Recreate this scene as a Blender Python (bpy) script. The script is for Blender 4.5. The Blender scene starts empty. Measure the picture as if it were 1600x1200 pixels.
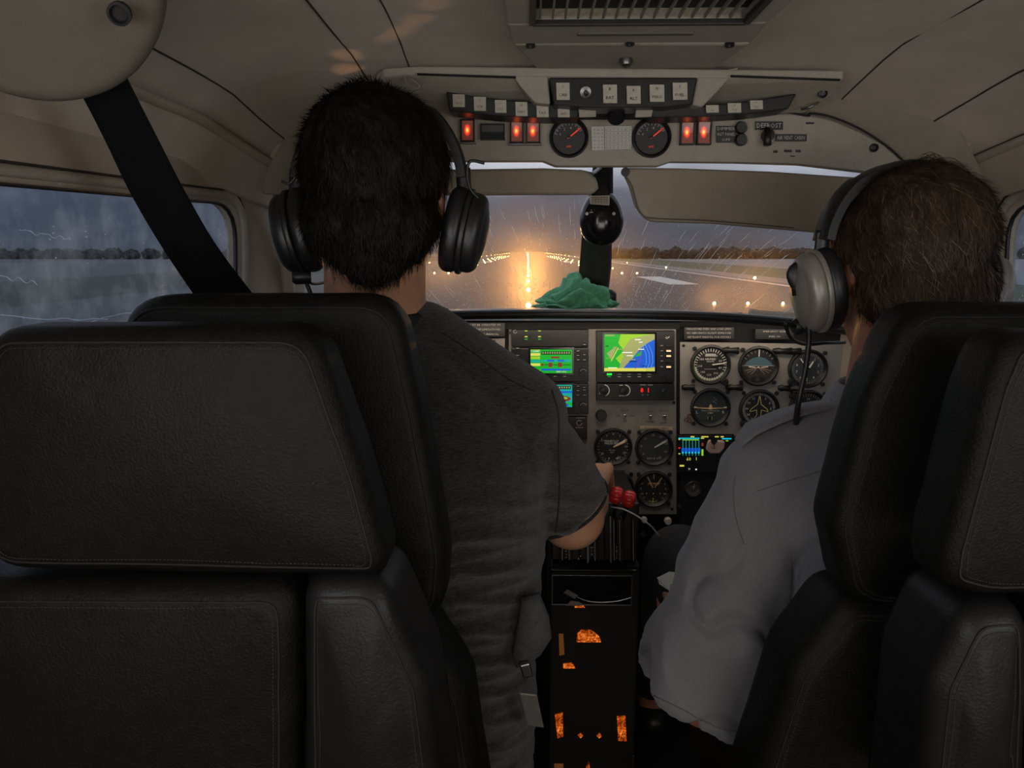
import bpy, bmesh, math, random
from mathutils.bvhtree import BVHTree
from math import sin, cos, pi, radians, sqrt, atan2
from mathutils import Vector, Matrix, noise
random.seed(7)
SC = bpy.context.scene
COL = SC.collection
V = Vector
EZ = 1.10                      # eye height above the cabin floor
FPX = 1150.0
# ---------------------------------------------------------------- camera
n_ = V((25, 208, 1150)).normalized()
k_ = sqrt(208 ** 2 + 1150 ** 2)
zc = V((0, 1150 / k_, -208 / k_))          # world Z in (right, up, forward)
yc = n_                                    # world Y
zc = (zc - yc * zc.dot(yc)).normalized()
xc_ = V((yc.y * zc.z - yc.z * zc.y, yc.z * zc.x - yc.x * zc.z, yc.x * zc.y - yc.y * zc.x))
if xc_.x < 0: xc_ = -xc_
CAMLOC = V((0, 0, EZ))
def campt(r, u, f):
    d = V((r, u, f)); return V((d.dot(xc_), d.dot(yc), d.dot(zc)))
cam = bpy.data.cameras.new('camera'); camo = bpy.data.objects.new('camera', cam); COL.objects.link(camo)
R_, U_, F_ = campt(1, 0, 0), campt(0, 1, 0), campt(0, 0, 1)
m = Matrix(((R_.x, U_.x, -F_.x), (R_.y, U_.y, -F_.y), (R_.z, U_.z, -F_.z))).to_4x4()
m.translation = CAMLOC
camo.matrix_world = m
cam.sensor_width = 36; cam.lens = 36 * FPX / 1600; cam.clip_start = 0.02; cam.clip_end = 9000
SC.camera = camo
def P(px, py, Y):
    """point seen at pixel (px,py) of the 1600x1200 frame at distance Y ahead"""
    d = campt(px - 800, 600 - py, FPX); t = Y / d.y
    return CAMLOC + d * t
# ---------------------------------------------------------------- look
vs = SC.view_settings
vs.view_transform = 'Standard'; vs.look = 'None'; vs.exposure = 0.0; vs.gamma = 1.0; vs.use_curve_mapping = False
SC.cycles.transparent_max_bounces = 24
SC.cycles.max_bounces = 6; SC.cycles.diffuse_bounces = 3; SC.cycles.glossy_bounces = 3
SC.cycles.sample_clamp_indirect = 4
# ---------------------------------------------------------------- sky
W = bpy.data.worlds.new('sky'); SC.world = W; W.use_nodes = True
nt = W.node_tree; N = nt.nodes; L = nt.links
for x in list(N): N.remove(x)
out = N.new('ShaderNodeOutputWorld'); bg = N.new('ShaderNodeBackground'); tc = N.new('ShaderNodeTexCoord')
sep = N.new('ShaderNodeSeparateXYZ'); L.new(tc.outputs['Generated'], sep.inputs[0])
mp = N.new('ShaderNodeMapping'); mp.inputs['Scale'].default_value = (1, 1, 3.2); L.new(tc.outputs['Generated'], mp.inputs[0])
nz = N.new('ShaderNodeTexNoise'); nz.inputs['Scale'].default_value = 3.6; nz.inputs['Detail'].default_value = 6; nz.inputs['Roughness'].default_value = .55
L.new(mp.outputs[0], nz.inputs['Vector'])
ma = N.new('ShaderNodeMath'); ma.operation = 'MULTIPLY_ADD'; L.new(nz.outputs[0], ma.inputs[0]); ma.inputs[1].default_value = .09; ma.inputs[2].default_value = -.045
ad = N.new('ShaderNodeMath'); ad.operation = 'ADD'; L.new(sep.outputs['Z'], ad.inputs[0]); L.new(ma.outputs[0], ad.inputs[1])
cr = N.new('ShaderNodeValToRGB'); L.new(ad.outputs[0], cr.inputs[0])
SKY = [(0.0, (.075, .085, .105)), (.03, (.085, .098, .125)), (.075, (.105, .123, .16)), (.105, (.42, .44, .5)), (.14, (.62, .64, .7)), (.6, (.66, .69, .76))]
e = cr.color_ramp.elements
while len(e) < len(SKY): e.new(.5)
for q, (p, c) in zip(e, SKY): q.position = p; q.color = (*c, 1)
nz2 = N.new('ShaderNodeTexNoise'); nz2.inputs['Scale'].default_value = 6; nz2.inputs['Detail'].default_value = 8; L.new(mp.outputs[0], nz2.inputs['Vector'])
mr = N.new('ShaderNodeMapRange'); mr.inputs['From Min'].default_value = .3; mr.inputs['From Max'].default_value = .7
mr.inputs['To Min'].default_value = .72; mr.inputs['To Max'].default_value = 1.3; L.new(nz2.outputs[0], mr.inputs[0])
mx = N.new('ShaderNodeVectorMath'); mx.operation = 'SCALE'; L.new(cr.outputs[0], mx.inputs[0]); L.new(mr.outputs[0], mx.inputs['Scale'])
L.new(mx.outputs[0], bg.inputs[0]); bg.inputs[1].default_value = 1.0; L.new(bg.outputs[0], out.inputs[0])
# unseen fill lamps added behind the camera to brighten the cabin
def area(name, loc, target, sx, sy, power, col, spread=180):
    l = bpy.data.lights.new(name, 'AREA'); l.shape = 'RECTANGLE'; l.size = sx; l.size_y = sy; l.energy = power; l.color = col; l.spread = radians(spread)
    o = bpy.data.objects.new(name, l); COL.objects.link(o); o.location = loc
    o.rotation_euler = (V(target) - V(loc)).to_track_quat('-Z', 'Y').to_euler(); return o
area('rear_cabin_fill', (.14, -1.1, .70), (.14, .6, 1.5), 1.0, .5, 6.5, (1, .89, .77))
area('left_rear_fill', (-.44, -.05, 1.08), (.45, .6, 1.08), .5, .3, 3.2, (.93, .96, 1))
area('right_rear_fill', (.72, -.05, 1.08), (-.15, .6, 1.08), .5, .3, 3.2, (.93, .96, 1))
def spot(name, loc, target, power, col, ang, blend=.15, size=.004):
    l = bpy.data.lights.new(name, 'SPOT'); l.energy = power; l.color = col; l.spot_size = radians(ang); l.spot_blend = blend; l.shadow_soft_size = size
    o = bpy.data.objects.new(name, l); COL.objects.link(o); o.location = loc
    o.rotation_euler = (V(target) - V(loc)).to_track_quat('-Z', 'Y').to_euler(); return o

# cockpit lamps: the flood strip under the glareshield lip and the overhead eyeball light
area('glareshield_flood', (.16, 1.437, EZ - .150), (.16, 1.50, EZ - .30), .85, .012, .42, (1, .83, .65))
spot('overhead_eyeball_lamp', (.135, 1.10, EZ + .120), (.15, 1.5, EZ - .46), 2.0, (1, .86, .72), 56, .9, .012)

# ---------------------------------------------------------------- materials
MATS = {}
def lin(c):
    if isinstance(c, (int, float)): c = (c, c, c)
    if max(c) <= 1.0: return c
    return tuple(((x / 255) / 12.92 if x / 255 <= .04045 else ((x / 255 + .055) / 1.055) ** 2.4) for x in c)
def mat(name, col, rough=.6, metal=0, nscale=0, namt=.15, bump=0, bscale=None, spec=.5, emit=None, estr=1, stretch=None, detail=4, sheen=0, coat=0, voronoi=False, trans=0):
    if name in MATS: return MATS[name]
    m = bpy.data.materials.new(name); m.use_nodes = True; t = m.node_tree; b = t.nodes['Principled BSDF']
    c = lin(col); b.inputs['Base Color'].default_value = (*c, 1); b.inputs['Roughness'].default_value = rough; b.inputs['Metallic'].default_value = metal
    b.inputs['Specular IOR Level'].default_value = spec
    if sheen: b.inputs['Sheen Weight'].default_value = sheen
    if coat: b.inputs['Coat Weight'].default_value = coat; b.inputs['Coat Roughness'].default_value = .15
    if trans: b.inputs['Transmission Weight'].default_value = trans
    if emit: b.inputs['Emission Color'].default_value = (*lin(emit), 1); b.inputs['Emission Strength'].default_value = estr
    co = t.nodes.new('ShaderNodeTexCoord'); src = co.outputs['Object']
    if stretch:
        mpn = t.nodes.new('ShaderNodeMapping'); mpn.inputs['Scale'].default_value = stretch; t.links.new(src, mpn.inputs[0]); src = mpn.outputs[0]
    if nscale:
        n = t.nodes.new('ShaderNodeTexNoise'); n.inputs['Scale'].default_value = nscale; n.inputs['Detail'].default_value = detail; n.inputs['Roughness'].default_value = .65
        t.links.new(src, n.inputs['Vector'])
        r = t.nodes.new('ShaderNodeMapRange'); r.inputs['From Min'].default_value = .3; r.inputs['From Max'].default_value = .7
        r.inputs['To Min'].default_value = 1 - namt; r.inputs['To Max'].default_value = 1 + namt; t.links.new(n.outputs[0], r.inputs[0])
        s = t.nodes.new('ShaderNodeVectorMath'); s.operation = 'SCALE'; s.inputs[0].default_value = c; t.links.new(r.outputs[0], s.inputs['Scale'])
        t.links.new(s.outputs[0], b.inputs['Base Color'])
    if bump:
        if voronoi:
            n = t.nodes.new('ShaderNodeTexVoronoi'); n.inputs['Scale'].default_value = bscale or 200
        else:
            n = t.nodes.new('ShaderNodeTexNoise'); n.inputs['Scale'].default_value = bscale or 200; n.inputs['Detail'].default_value = 3
        t.links.new(src, n.inputs['Vector'])
        bn = t.nodes.new('ShaderNodeBump'); bn.inputs['Strength'].default_value = bump; bn.inputs['Distance'].default_value = .002
        t.links.new(n.outputs[0], bn.inputs['Height']); t.links.new(bn.outputs[0], b.inputs['Normal'])
    MATS[name] = m; return m
def glow(name, col, strength):
    if name in MATS: return MATS[name]
    m = bpy.data.materials.new(name); m.use_nodes = True; b = m.node_tree.nodes['Principled BSDF']; c = lin(col)
    b.inputs['Base Color'].default_value = (c[0] * .2, c[1] * .2, c[2] * .2, 1); b.inputs['Emission Color'].default_value = (*c, 1); b.inputs['Emission Strength'].default_value = strength
    b.inputs['Roughness'].default_value = .4
    MATS[name] = m; return m
M_liner = mat('headliner_fabric', (.46, .395, .32), .95, nscale=9, namt=.13, bump=.5, bscale=900, spec=.15, sheen=.2)
M_liner2 = mat('wall_fabric', (.42, .36, .29), .95, nscale=6, namt=.12, bump=.5, bscale=800, spec=.15)
M_plastic = mat('cream_plastic', (.36, .325, .27), .55, nscale=60, namt=.06, bump=.25, bscale=500, spec=.35)
M_visor = mat('visor_vinyl', (.30, .26, .20), .6, nscale=14, namt=.1, bump=.3, bscale=400, spec=.3)
M_seam = mat('seam_shadow_thread', (.03, .026, .022), .9)
M_leather = mat('black_leather', (.0050, .0050, .0049), .53, nscale=110, namt=.4, bump=.38, bscale=480, spec=.2, detail=6)
M_leather2 = mat('black_leather_worn', (.008, .008, .0085), .44, nscale=18, namt=.35, bump=.2, bscale=420, spec=.32, detail=6)
M_thread = mat('grey_stitching', (.032, .031, .03), .8)
M_belt = mat('black_webbing', (.0045, .0045, .0055), .85, nscale=30, namt=.4, bump=.5, bscale=260, stretch=(1, 12, 1), spec=.15)
M_black = mat('black_plastic', (.012, .012, .013), .4, nscale=90, namt=.2, bump=.1, bscale=300)
M_matblack = mat('matt_black_paint', (.008, .008, .009), .75)
M_gloss = mat('gloss_black', (.006, .006, .007), .16)
M_panel = mat('grey_panel_paint', (.31, .285, .255), .5, nscale=30, namt=.08, bump=.1, bscale=600, metal=.2)
M_panel2 = mat('grey_panel_worn', (.24, .22, .20), .5, nscale=22, namt=.15, bump=.1, bscale=600, metal=.2)
M_dial = mat('dial_black', (.018, .018, .019), .5)
M_dialgrey = mat('dial_slate', (.035, .041, .044), .5, nscale=40, namt=.1)
M_white = mat('print_white', (.85, .82, .72), .6)
M_dimwhite = mat('print_dim_white', (.48, .46, .41), .6)
M_amberp = mat('print_amber', (.75, .48, .26), .6)
M_greenp = mat('print_green', (.35, .52, .25), .6)
M_yellowp = mat('print_yellow', (.8, .68, .22), .6)
M_chrome = mat('chrome', (.6, .6, .6), .22, metal=1)
M_steel = mat('brushed_steel', (.25, .25, .25), .38, metal=1, nscale=60)
M_skin = mat('skin', (.42, .215, .13), .5, nscale=28, namt=.14, bump=.25, bscale=300, spec=.4, detail=6)
M_skin2 = mat('skin_ruddy', (.40, .175, .11), .5, nscale=28, namt=.16, bump=.3, bscale=260, spec=.4, detail=6)
M_paper = mat('label_paper', (.52, .485, .40), .8, nscale=120, namt=.12)

# ---------------------------------------------------------------- object helpers
ORG = {}
def tagp(o, label=None, cat=None, group=None, kind=None):
    if label: o['label'] = label
    if cat: o['category'] = cat
    if group: o['group'] = group
    if kind: o['kind'] = kind
    return o
def thing(name, label, cat, loc, group=None):
    o = bpy.data.objects.new(name, None); COL.objects.link(o); o.location = loc; o.empty_display_size = .03
    ORG[o] = V(loc); return tagp(o, label, cat, group)
def add(name, me, parent=None, origin=None, smooth=False):
    """link a mesh authored in world coordinates"""
    if origin is None:
        if len(me.vertices):
            mn = V((min(v.co[i] for v in me.vertices) for i in range(3))); mx_ = V((max(v.co[i] for v in me.vertices) for i in range(3)))
            origin = (mn + mx_) / 2
        else: origin = V()
    me.transform(Matrix.Translation(-origin))
    o = bpy.data.objects.new(name, me); COL.objects.link(o)
    ORG[o] = V(origin)
    if parent is not None:
        o.parent = parent; o.location = origin - ORG[parent]
    else: o.location = origin
    if smooth:
        for p in me.polygons: p.use_smooth = True
    return o
def frombm(name, bm, mt, parent=None, smooth=False, bevel=0, seg=2):
    me = bpy.data.meshes.new(name)
    bmesh.ops.recalc_face_normals(bm, faces=bm.faces[:])
    bm.to_mesh(me); bm.free()
    for x in (mt if isinstance(mt, (list, tuple)) else [mt]): me.materials.append(x)
    o = add(name, me, parent, smooth=smooth)
    if bevel:
        b = o.modifiers.new('bevel', 'BEVEL'); b.width = bevel; b.segments = seg; b.limit_method = 'ANGLE'; b.angle_limit = radians(35)
    return o
def bm_box(bm, c, s, rot=None):
    r = bmesh.ops.create_cube(bm, size=1)
    mt = Matrix.Translation(c) @ (rot.to_4x4() if rot else Matrix()) @ Matrix.Diagonal((*s, 1))
    bmesh.ops.transform(bm, matrix=mt, verts=r['verts'])
def box(name, c, s, mt, parent=None, bevel=.002, rot=None, seg=2):
    bm = bmesh.new(); bm_box(bm, c, s, rot); return frombm(name, bm, mt, parent, bevel=bevel, seg=seg)
def frame_for(d):
    d = V(d).normalized(); u = V((0, 0, 1)) if abs(d.z) < .9 else V((0, 1, 0))
    a = d.cross(u).normalized(); return a, a.cross(d).normalized(), d
def bm_loft(bm, rings, close=True, cap=True):
    R = [[bm.verts.new(p) for p in r] for r in rings]
    for a, b in zip(R, R[1:]):
        n = len(a)
        for i in range(n if close else n - 1):
            j = (i + 1) % n
            try: bm.faces.new((a[i], a[j], b[j], b[i]))
            except ValueError: pass
    if cap:
        for r in (R[0], R[-1]):
            try: bm.faces.new(r)
            except ValueError: pass
    return R
def bm_tube(bm, pts, r, n=8, flat=None):
    pts = [V(p) for p in pts]
    rings = []; prev = None
    for i, p in enumerate(pts):
        d = (pts[min(i + 1, len(pts) - 1)] - pts[max(i - 1, 0)]).normalized()
        if prev is None: a, b, _ = frame_for(d)
        else:
            a = (prev - d * prev.dot(d)).normalized(); b = a.cross(d).normalized()
        prev = a
        rr = r[i] if isinstance(r, (list, tuple)) else r
        rings.append([p + a * rr * cos(2 * pi * k / n) + b * rr * (flat or 1) * sin(2 * pi * k / n) for k in range(n)])
    bm_loft(bm, rings)
def tube(name, pts, r, mt, parent=None, n=8, flat=None):
    bm = bmesh.new(); bm_tube(bm, pts, r, n, flat); return frombm(name, bm, mt, parent, smooth=True)
def spline(pts, k=8):
    pts = [V(p) for p in pts]; out = []
    for i in range(len(pts) - 1):
        p0 = pts[max(i - 1, 0)]; p1 = pts[i]; p2 = pts[i + 1]; p3 = pts[min(i + 2, len(pts) - 1)]
        for j in range(k):
            t = j / k
            out.append(.5 * ((2 * p1) + (p2 - p0) * t + (2 * p0 - 5 * p1 + 4 * p2 - p3) * t * t + (3 * p1 - p0 - 3 * p2 + p3) * t ** 3))
    out.append(pts[-1]); return out
def bm_lathe(bm, c, ax, prof, n=32, sx=1, sy=1):
    a, b, d = frame_for(ax); c = V(c)
    bm_loft(bm, [[c + d * h + (a * cos(2 * pi * k / n) * sx + b * sin(2 * pi * k / n) * sy) * r for k in range(n)] for r, h in prof])
def lathe(name, c, ax, prof, mt, parent=None, n=32, smooth=True, sx=1, sy=1, bevel=0):
    bm = bmesh.new(); bm_lathe(bm, c, ax, prof, n, sx, sy); o = frombm(name, bm, mt, parent, smooth=False)
    if smooth: auto(o)
    return o
def auto(o, ang=40):
    for p in o.data.polygons: p.use_smooth = True
    try: o.data.set_sharp_from_angle(angle=radians(ang))
    except Exception: pass
def prism(name, poly, n, th, mt, parent=None, bevel=.001, seg=2):
    """polygon (world points) extruded by th along n"""
    bm = bmesh.new(); n = V(n).normalized() * th
    bm_loft(bm, [[V(p) for p in poly], [V(p) + n for p in poly]])
    return frombm(name, bm, mt, parent, bevel=bevel, seg=seg)
def rounded(poly, rads, k=6):
    """2-D polygon with rounded corners"""
    out = []; n = len(poly)
    for i in range(n):
        p = V(poly[i]); a = V(poly[i - 1]) - p; b = V(poly[(i + 1) % n]) - p
        r = rads[i] if isinstance(rads, (list, tuple)) else rads
        la, lb = a.length, b.length; a.normalize(); b.normalize()
        ang = a.angle(b); t = min(r / max(math.tan(ang / 2), .01), la * .49, lb * .49)
        s, q = p + a * t, p + b * t
        for j in range(k + 1):
            u = j / k
            out.append((1 - u) ** 2 * s + 2 * u * (1 - u) * p + u * u * q)
    return out
def resample(poly, n):
    L_ = [(poly[(i + 1) % len(poly)] - poly[i]).length for i in range(len(poly))]; T = sum(L_); out = []
    i = 0; acc = 0
    for k in range(n):
        d = T * k / n
        while acc + L_[i] < d: acc += L_[i]; i += 1
        out.append(poly[i].lerp(poly[(i + 1) % len(poly)], (d - acc) / max(L_[i], 1e-9)))
    return out
def bm_pillow(bm, poly, O, ex, ey, ez, th, rb, rf, puff_b=.0, puff_f=.0, n=96, grow=0, side=6):
    """cushion: 2-D outline poly (metres, frame ex/ey at O), back face at 0, front at th along ez; rb/rf edge radii; puffs bulge faces"""
    poly = resample([V((p[0], p[1])) for p in poly], n)
    c = sum(poly, V((0, 0))) / n
    nor = []
    for i in range(n):
        t = poly[(i + 2) % n] - poly[i - 2]; nn = V((t.y, -t.x)).normalized()
        if nn.dot(poly[i] - c) < 0: nn = -nn
        nor.append(nn)
    rings = []
    hx_ = (max(p.x for p in poly) - min(p.x for p in poly)) / 2; hy_ = (max(p.y for p in poly) - min(p.y for p in poly)) / 2
    def ins(i, d): q = poly[i] - c; return V((q.x * (1 - d / hx_), q.y * (1 - d / hy_)))
    def ring(inset, h, sc=1.0):
        return [O + ex * q.x + ey * q.y + ez * h for q in [c + ins(i, inset) for i in range(n)]]
    inner = [.0, .25, .5, .7, .85, .95]
    for s in inner:
        if s == 0: continue
        rings.append([O + ex * q.x + ey * q.y + ez * (-puff_b * (1 - s * s)) for q in [c + ins(i, rb) * s for i in range(n)]])
    for j in range(side + 1):
        a = pi / 2 * j / side; rings.append(ring(rb * (1 - sin(a)), rb * (1 - cos(a))))
    for j in range(side + 1):
        a = pi / 2 * j / side; rings.append(ring(rf * (1 - cos(a)) - grow * 1, th - rf + rf * sin(a)))
    for s in reversed(inner):
        if s == 0: continue
        rings.append([O + ex * q.x + ey * q.y + ez * (th + puff_f * (1 - s * s)) for q in [c + ins(i, rf) * s for i in range(n)]])
    bm_loft(bm, rings)
def pillow(name, poly, O, ex, ey, ez, th, rb, rf, mt, parent=None, **kw):
    bm = bmesh.new(); bm_pillow(bm, poly, O, ex, ey, ez, th, rb, rf, **kw); return frombm(name, bm, mt, parent, smooth=True)

# drawing flat print on a surface
TXT = {}
def text_mesh(s):
    if s in TXT: return TXT[s]
    cu = bpy.data.curves.new('t', 'FONT'); cu.body = s; cu.size = 1; cu.align_x = 'CENTER'; cu.align_y = 'CENTER'; cu.resolution_u = 1
    o = bpy.data.objects.new('t', cu); COL.objects.link(o)
    dg = bpy.context.evaluated_depsgraph_get(); me = bpy.data.meshes.new_from_object(o.evaluated_get(dg))
    r = ([(v.co.x, v.co.y) for v in me.vertices], [tuple(p.vertices) for p in me.polygons])
    bpy.data.objects.remove(o); bpy.data.curves.remove(cu); bpy.data.meshes.remove(me)
    TXT[s] = r; return r
class Ink:
    """flat print: fn(u, v, h) -> world"""
    def __init__(s, fn): s.fn = fn; s.v = []; s.f = []; s.m = []; s.mats = []
    def mi(s, mt):
        if mt not in s.mats: s.mats.append(mt)
        return s.mats.index(mt)
    def poly(s, pts, mt, h=0):
        b = len(s.v); s.v += [s.fn(x, y, h) for x, y in pts]; s.f.append(tuple(range(b, b + len(pts)))); s.m.append(s.mi(mt))
    def rect(s, x0, y0, x1, y1, mt, h=0): s.poly([(x0, y0), (x1, y0), (x1, y1), (x0, y1)], mt, h)
    def line(s, x0, y0, x1, y1, w, mt, h=0):
        d = V((x1 - x0, y1 - y0)); n = V((-d.y, d.x)).normalized() * w / 2
        s.poly([(x0 - n.x, y0 - n.y), (x1 - n.x, y1 - n.y), (x1 + n.x, y1 + n.y), (x0 + n.x, y0 + n.y)], mt, h)
    def pline(s, pts, w, mt, h=0):
        for a, b in zip(pts, pts[1:]): s.line(*a, *b, w, mt, h)
    def disc(s, x, y, r, mt, h=0, a0=0, a1=360, n=24, ry=None):
        full = abs(a1 - a0) >= 360; ry = ry or r
        s.poly([(x + r * cos(radians(a0 + (a1 - a0) * k / n)), y + ry * sin(radians(a0 + (a1 - a0) * k / n))) for k in range(n if full else n + 1)], mt, h)
    def arc(s, x, y, r, w, a0, a1, mt, h=0, n=20):
        s.pline([(x + r * cos(radians(a0 + (a1 - a0) * k / n)), y + r * sin(radians(a0 + (a1 - a0) * k / n))) for k in range(n + 1)], w, mt, h)
    def text(s, t, x, y, size, mt, h=0, flip=1, ang=0, sx=1):
        vs_, fs = text_mesh(t); b = len(s.v); ca, sa = cos(ang), sin(ang)
        s.v += [s.fn(x + (vx * sx * ca - vy * sa) * size, y + (vx * sx * sa + vy * ca) * size * flip, h) for vx, vy in vs_]
        k = s.mi(mt)
        for f in fs: s.f.append(tuple(b + i for i in f)); s.m.append(k)
    def build(s, name, parent=None):
        me = bpy.data.meshes.new(name); me.from_pydata(s.v, [], s.f)
        for x in s.mats: me.materials.append(x)
        for p, k in zip(me.polygons, s.m): p.material_index = k
        return add(name, me, parent)
# ================================================================ cabin shell
XC = .14
PROF = [(0, .275), (.2, .272), (.30, .264), (.36, .253), (.45, .233), (.52, .205), (.555, .185), (.575, .165), (.60, .12), (.61, .07), (.615, -.1), (.605, -.4), (.56, -.75), (.48, -1.098)]
def taper(Y): return 1 - .10 * max(0, (Y - 1.06) / .3) ** 1.6
def prof_at(t):
    """t = index along PROF (float)"""
    i = min(int(t), len(PROF) - 2); f = t - i
    P0 = PROF[max(i - 1, 0)]; P1 = PROF[i]; P2 = PROF[i + 1]; P3 = PROF[min(i + 2, len(PROF) - 1)]
    return tuple(.5 * (2 * P1[k] + (P2[k] - P0[k]) * f + (2 * P0[k] - 5 * P1[k] + 4 * P2[k] - P3[k]) * f * f + (3 * P1[k] - P0[k] - 3 * P2[k] + P3[k]) * f ** 3) for k in (0, 1))
def shell(side, t, Y, inset=0):
    o, z = prof_at(t)
    o2, z2 = prof_at(t + .02) if t < len(PROF) - 1.03 else prof_at(t - .02)
    drop = .07 * max(0, (Y - .98) / .3) ** 1.5 * max(0, min(1, (z + .05) / .3))
    x = XC + side * (o * taper(Y)); p = V((x, Y, EZ + z - drop))
    if inset:
        d = V((side * (o2 - o), 0, z2 - z)); nn = V((d.z, 0, -d.x)).normalized()
        if nn.dot(V((XC - x, 0, EZ - p.z + 0.0))) < 0: nn = -nn
        p += nn * inset
    return p
def off_at_z(z):
    for (o1, z1), (o2, z2) in zip(PROF, PROF[1:]):
        if z2 <= z <= z1: return o1 + (o2 - o1) * (z1 - z) / max(z1 - z2, 1e-6)
    return PROF[-1][0]
YS = [-2.2, -1.6, -1.0, -.5, -.2, .1, .3, .5, .65, .8, .9, 1.0, 1.06, 1.12, 1.18, 1.23, 1.28]
bm = bmesh.new()
for side in (1, -1):
    rows = []
    for Y in YS:
        rows.append([bm.verts.new(shell(side, t * .25, Y) + V((0, 0, .0022 * noise.noise(V((side * t * .3, Y * 6, 1)))))) for t in range(0, 35)])
    for a, b in zip(rows, rows[1:]):
        for i in range(34):
            bm.faces.new((a[i], a[i + 1], b[i + 1], b[i]) if side > 0 else (b[i], b[i + 1], a[i + 1], a[i]))
bmesh.ops.remove_doubles(bm, verts=bm.verts[:], dist=.0005)
ceil = frombm('ceiling', bm, M_liner, smooth=True); ceil['kind'] = 'structure'
so = ceil.modifiers.new('thickness', 'SOLIDIFY'); so.thickness = .012; so.offset = 1
# side walls, each with its window opening
Z8 = PROF[8][1]
def wallpt(side, Y, z, out=0):
    return V((XC + side * (off_at_z(z) * taper(Y) + out), Y, EZ + z))
WIN = rounded([(.575, .058), (1.185, .074), (1.165, -.30), (.60, -.32)], [.05, .055, .07, .07], 8)
WINO = [(.45, Z8), (1.36, Z8), (1.36, -.46), (.45, -.46)]
def wall(side, name):
    n = 112
    hole = resample([V(p) for p in WIN], n)
    c = sum(hole, V((0, 0))) / n
    rect = []
    for p in hole:
        d = p - c; s = 1e9
        for k, (lo, hi) in enumerate(((.45, 1.36), (-.46, Z8))):
            if d[k] > 1e-6: s = min(s, (hi - c[k]) / d[k])
            elif d[k] < -1e-6: s = min(s, (lo - c[k]) / d[k])
        rect.append(c + d * s)
    for q in WINO:                                   # snap nearest to the corners
        i = min(range(n), key=lambda i: (rect[i] - V(q)).length); rect[i] = V(q)
    bm = bmesh.new(); rings = []
    for s in (0, .0): pass
    rings.append([wallpt(side, p.x, p.y, .022) for p in hole])
    for s, o in ((0, .006), (.03, .001), (.08, 0), (.25, 0), (.5, 0), (.75, 0), (1, 0)):
        rings.append([wallpt(side, a.x + (b.x - a.x) * s, a.y + (b.y - a.y) * s, o) for a, b in zip(hole, rect)])
    bm_loft(bm, rings, cap=False)
    # rear part, and the lower part down to the floor
    for (y0, y1, z0, z1) in ((-2.2, .45, Z8, -.46), (-2.2, 1.36, -.46, -1.098), (1.36, 1.75, -.145, -1.098)):
        ny = 24; nz_ = 8; z0 += .012 if z0 < 0 else 0; y0 -= .012
        g = [[bm.verts.new(wallpt(side, y0 + (y1 - y0) * i / ny, z0 + (z1 - z0) * j / nz_)) for j in range(nz_ + 1)] for i in range(ny + 1)]
        for i in range(ny):
            for j in range(nz_): bm.faces.new((g[i][j], g[i + 1][j], g[i + 1][j + 1], g[i][j + 1]))
    w = frombm(name, bm, M_liner2, smooth=True); w['kind'] = 'structure'
    # pane
    bm = bmesh.new()
    cc = bm.verts.new(wallpt(side, c.x, c.y, .018)); mid = [bm.verts.new(wallpt(side, c.x + (p.x - c.x) * .5, c.y + (p.y - c.y) * .5, .018)) for p in hole]
    o_ = [bm.verts.new(wallpt(side, p.x, p.y, .018)) for p in hole]
    for i in range(n):
        j = (i + 1) % n; bm.faces.new((mid[i], mid[j], cc)); bm.faces.new((o_[i], o_[j], mid[j], mid[i]))
    pane = frombm('window_1' if side < 0 else 'window_2', bm, M_sideglass, smooth=True); pane['kind'] = 'structure'
    fr = [wallpt(side, a.x, a.y, .008) for a in hole]; fr.append(fr[0]); fr.append(fr[1])
    tube('window_seal', fr, .0035, M_black, pane, n=6)
    fr = [wallpt(side, c.x + (a.x - c.x) * 1.035, c.y + (a.y - c.y) * 1.06, -.001) for a in hole]; fr.append(fr[0]); fr.append(fr[1])
    tube('window_trim', fr, .006, M_plastic, pane, n=8)
    fr = [wallpt(side, c.x + (a.x - c.x) * 1.065, c.y + (a.y - c.y) * 1.10, .001) for a in hole]; fr.append(fr[0]); fr.append(fr[1])
    tube('window_groove', fr, .002, M_seam, pane, n=6)
    # rain on the pane
    bm = bmesh.new(); rnd = random.Random(5 + side)
    for k in range(90):
        Y = rnd.uniform(.6, 1.17); z = rnd.uniform(-.3, .05); r = rnd.uniform(.0006, .0014)
        if k % 3 == 0: Y = rnd.uniform(1.145, 1.172)
        p = wallpt(side, Y, z, .0225)
        q = bmesh.ops.create_icosphere(bm, subdivisions=1, radius=r)
        bmesh.ops.transform(bm, matrix=Matrix.Translation(p) @ Matrix.Diagonal((.4, rnd.uniform(1, 1.8), 1, 1)), verts=q['verts'])
    for z0, y0, y1, am in ((-.085, .62, 1.02, .012), (-.115, .6, 1.0, .006), (-.05, .6, .86, -.03), (-.135, .62, 1.08, .004), (.02, .72, .80, -.008), (-.02, .66, .74, -.012), (-.16, .6, 1.05, .01)):
        pts = [wallpt(side, y0 + (y1 - y0) * i / 24, z0 + am * i / 24 + .004 * noise.noise(V((i * .35, z0 * 90, side))), .0225) for i in range(25)]
        bm_tube(bm, pts, .0005, 5)
    rd = frombm('raindrop_film', bm, M_water, pane, smooth=True); rd['kind'] = 'stuff'
    return w
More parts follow.
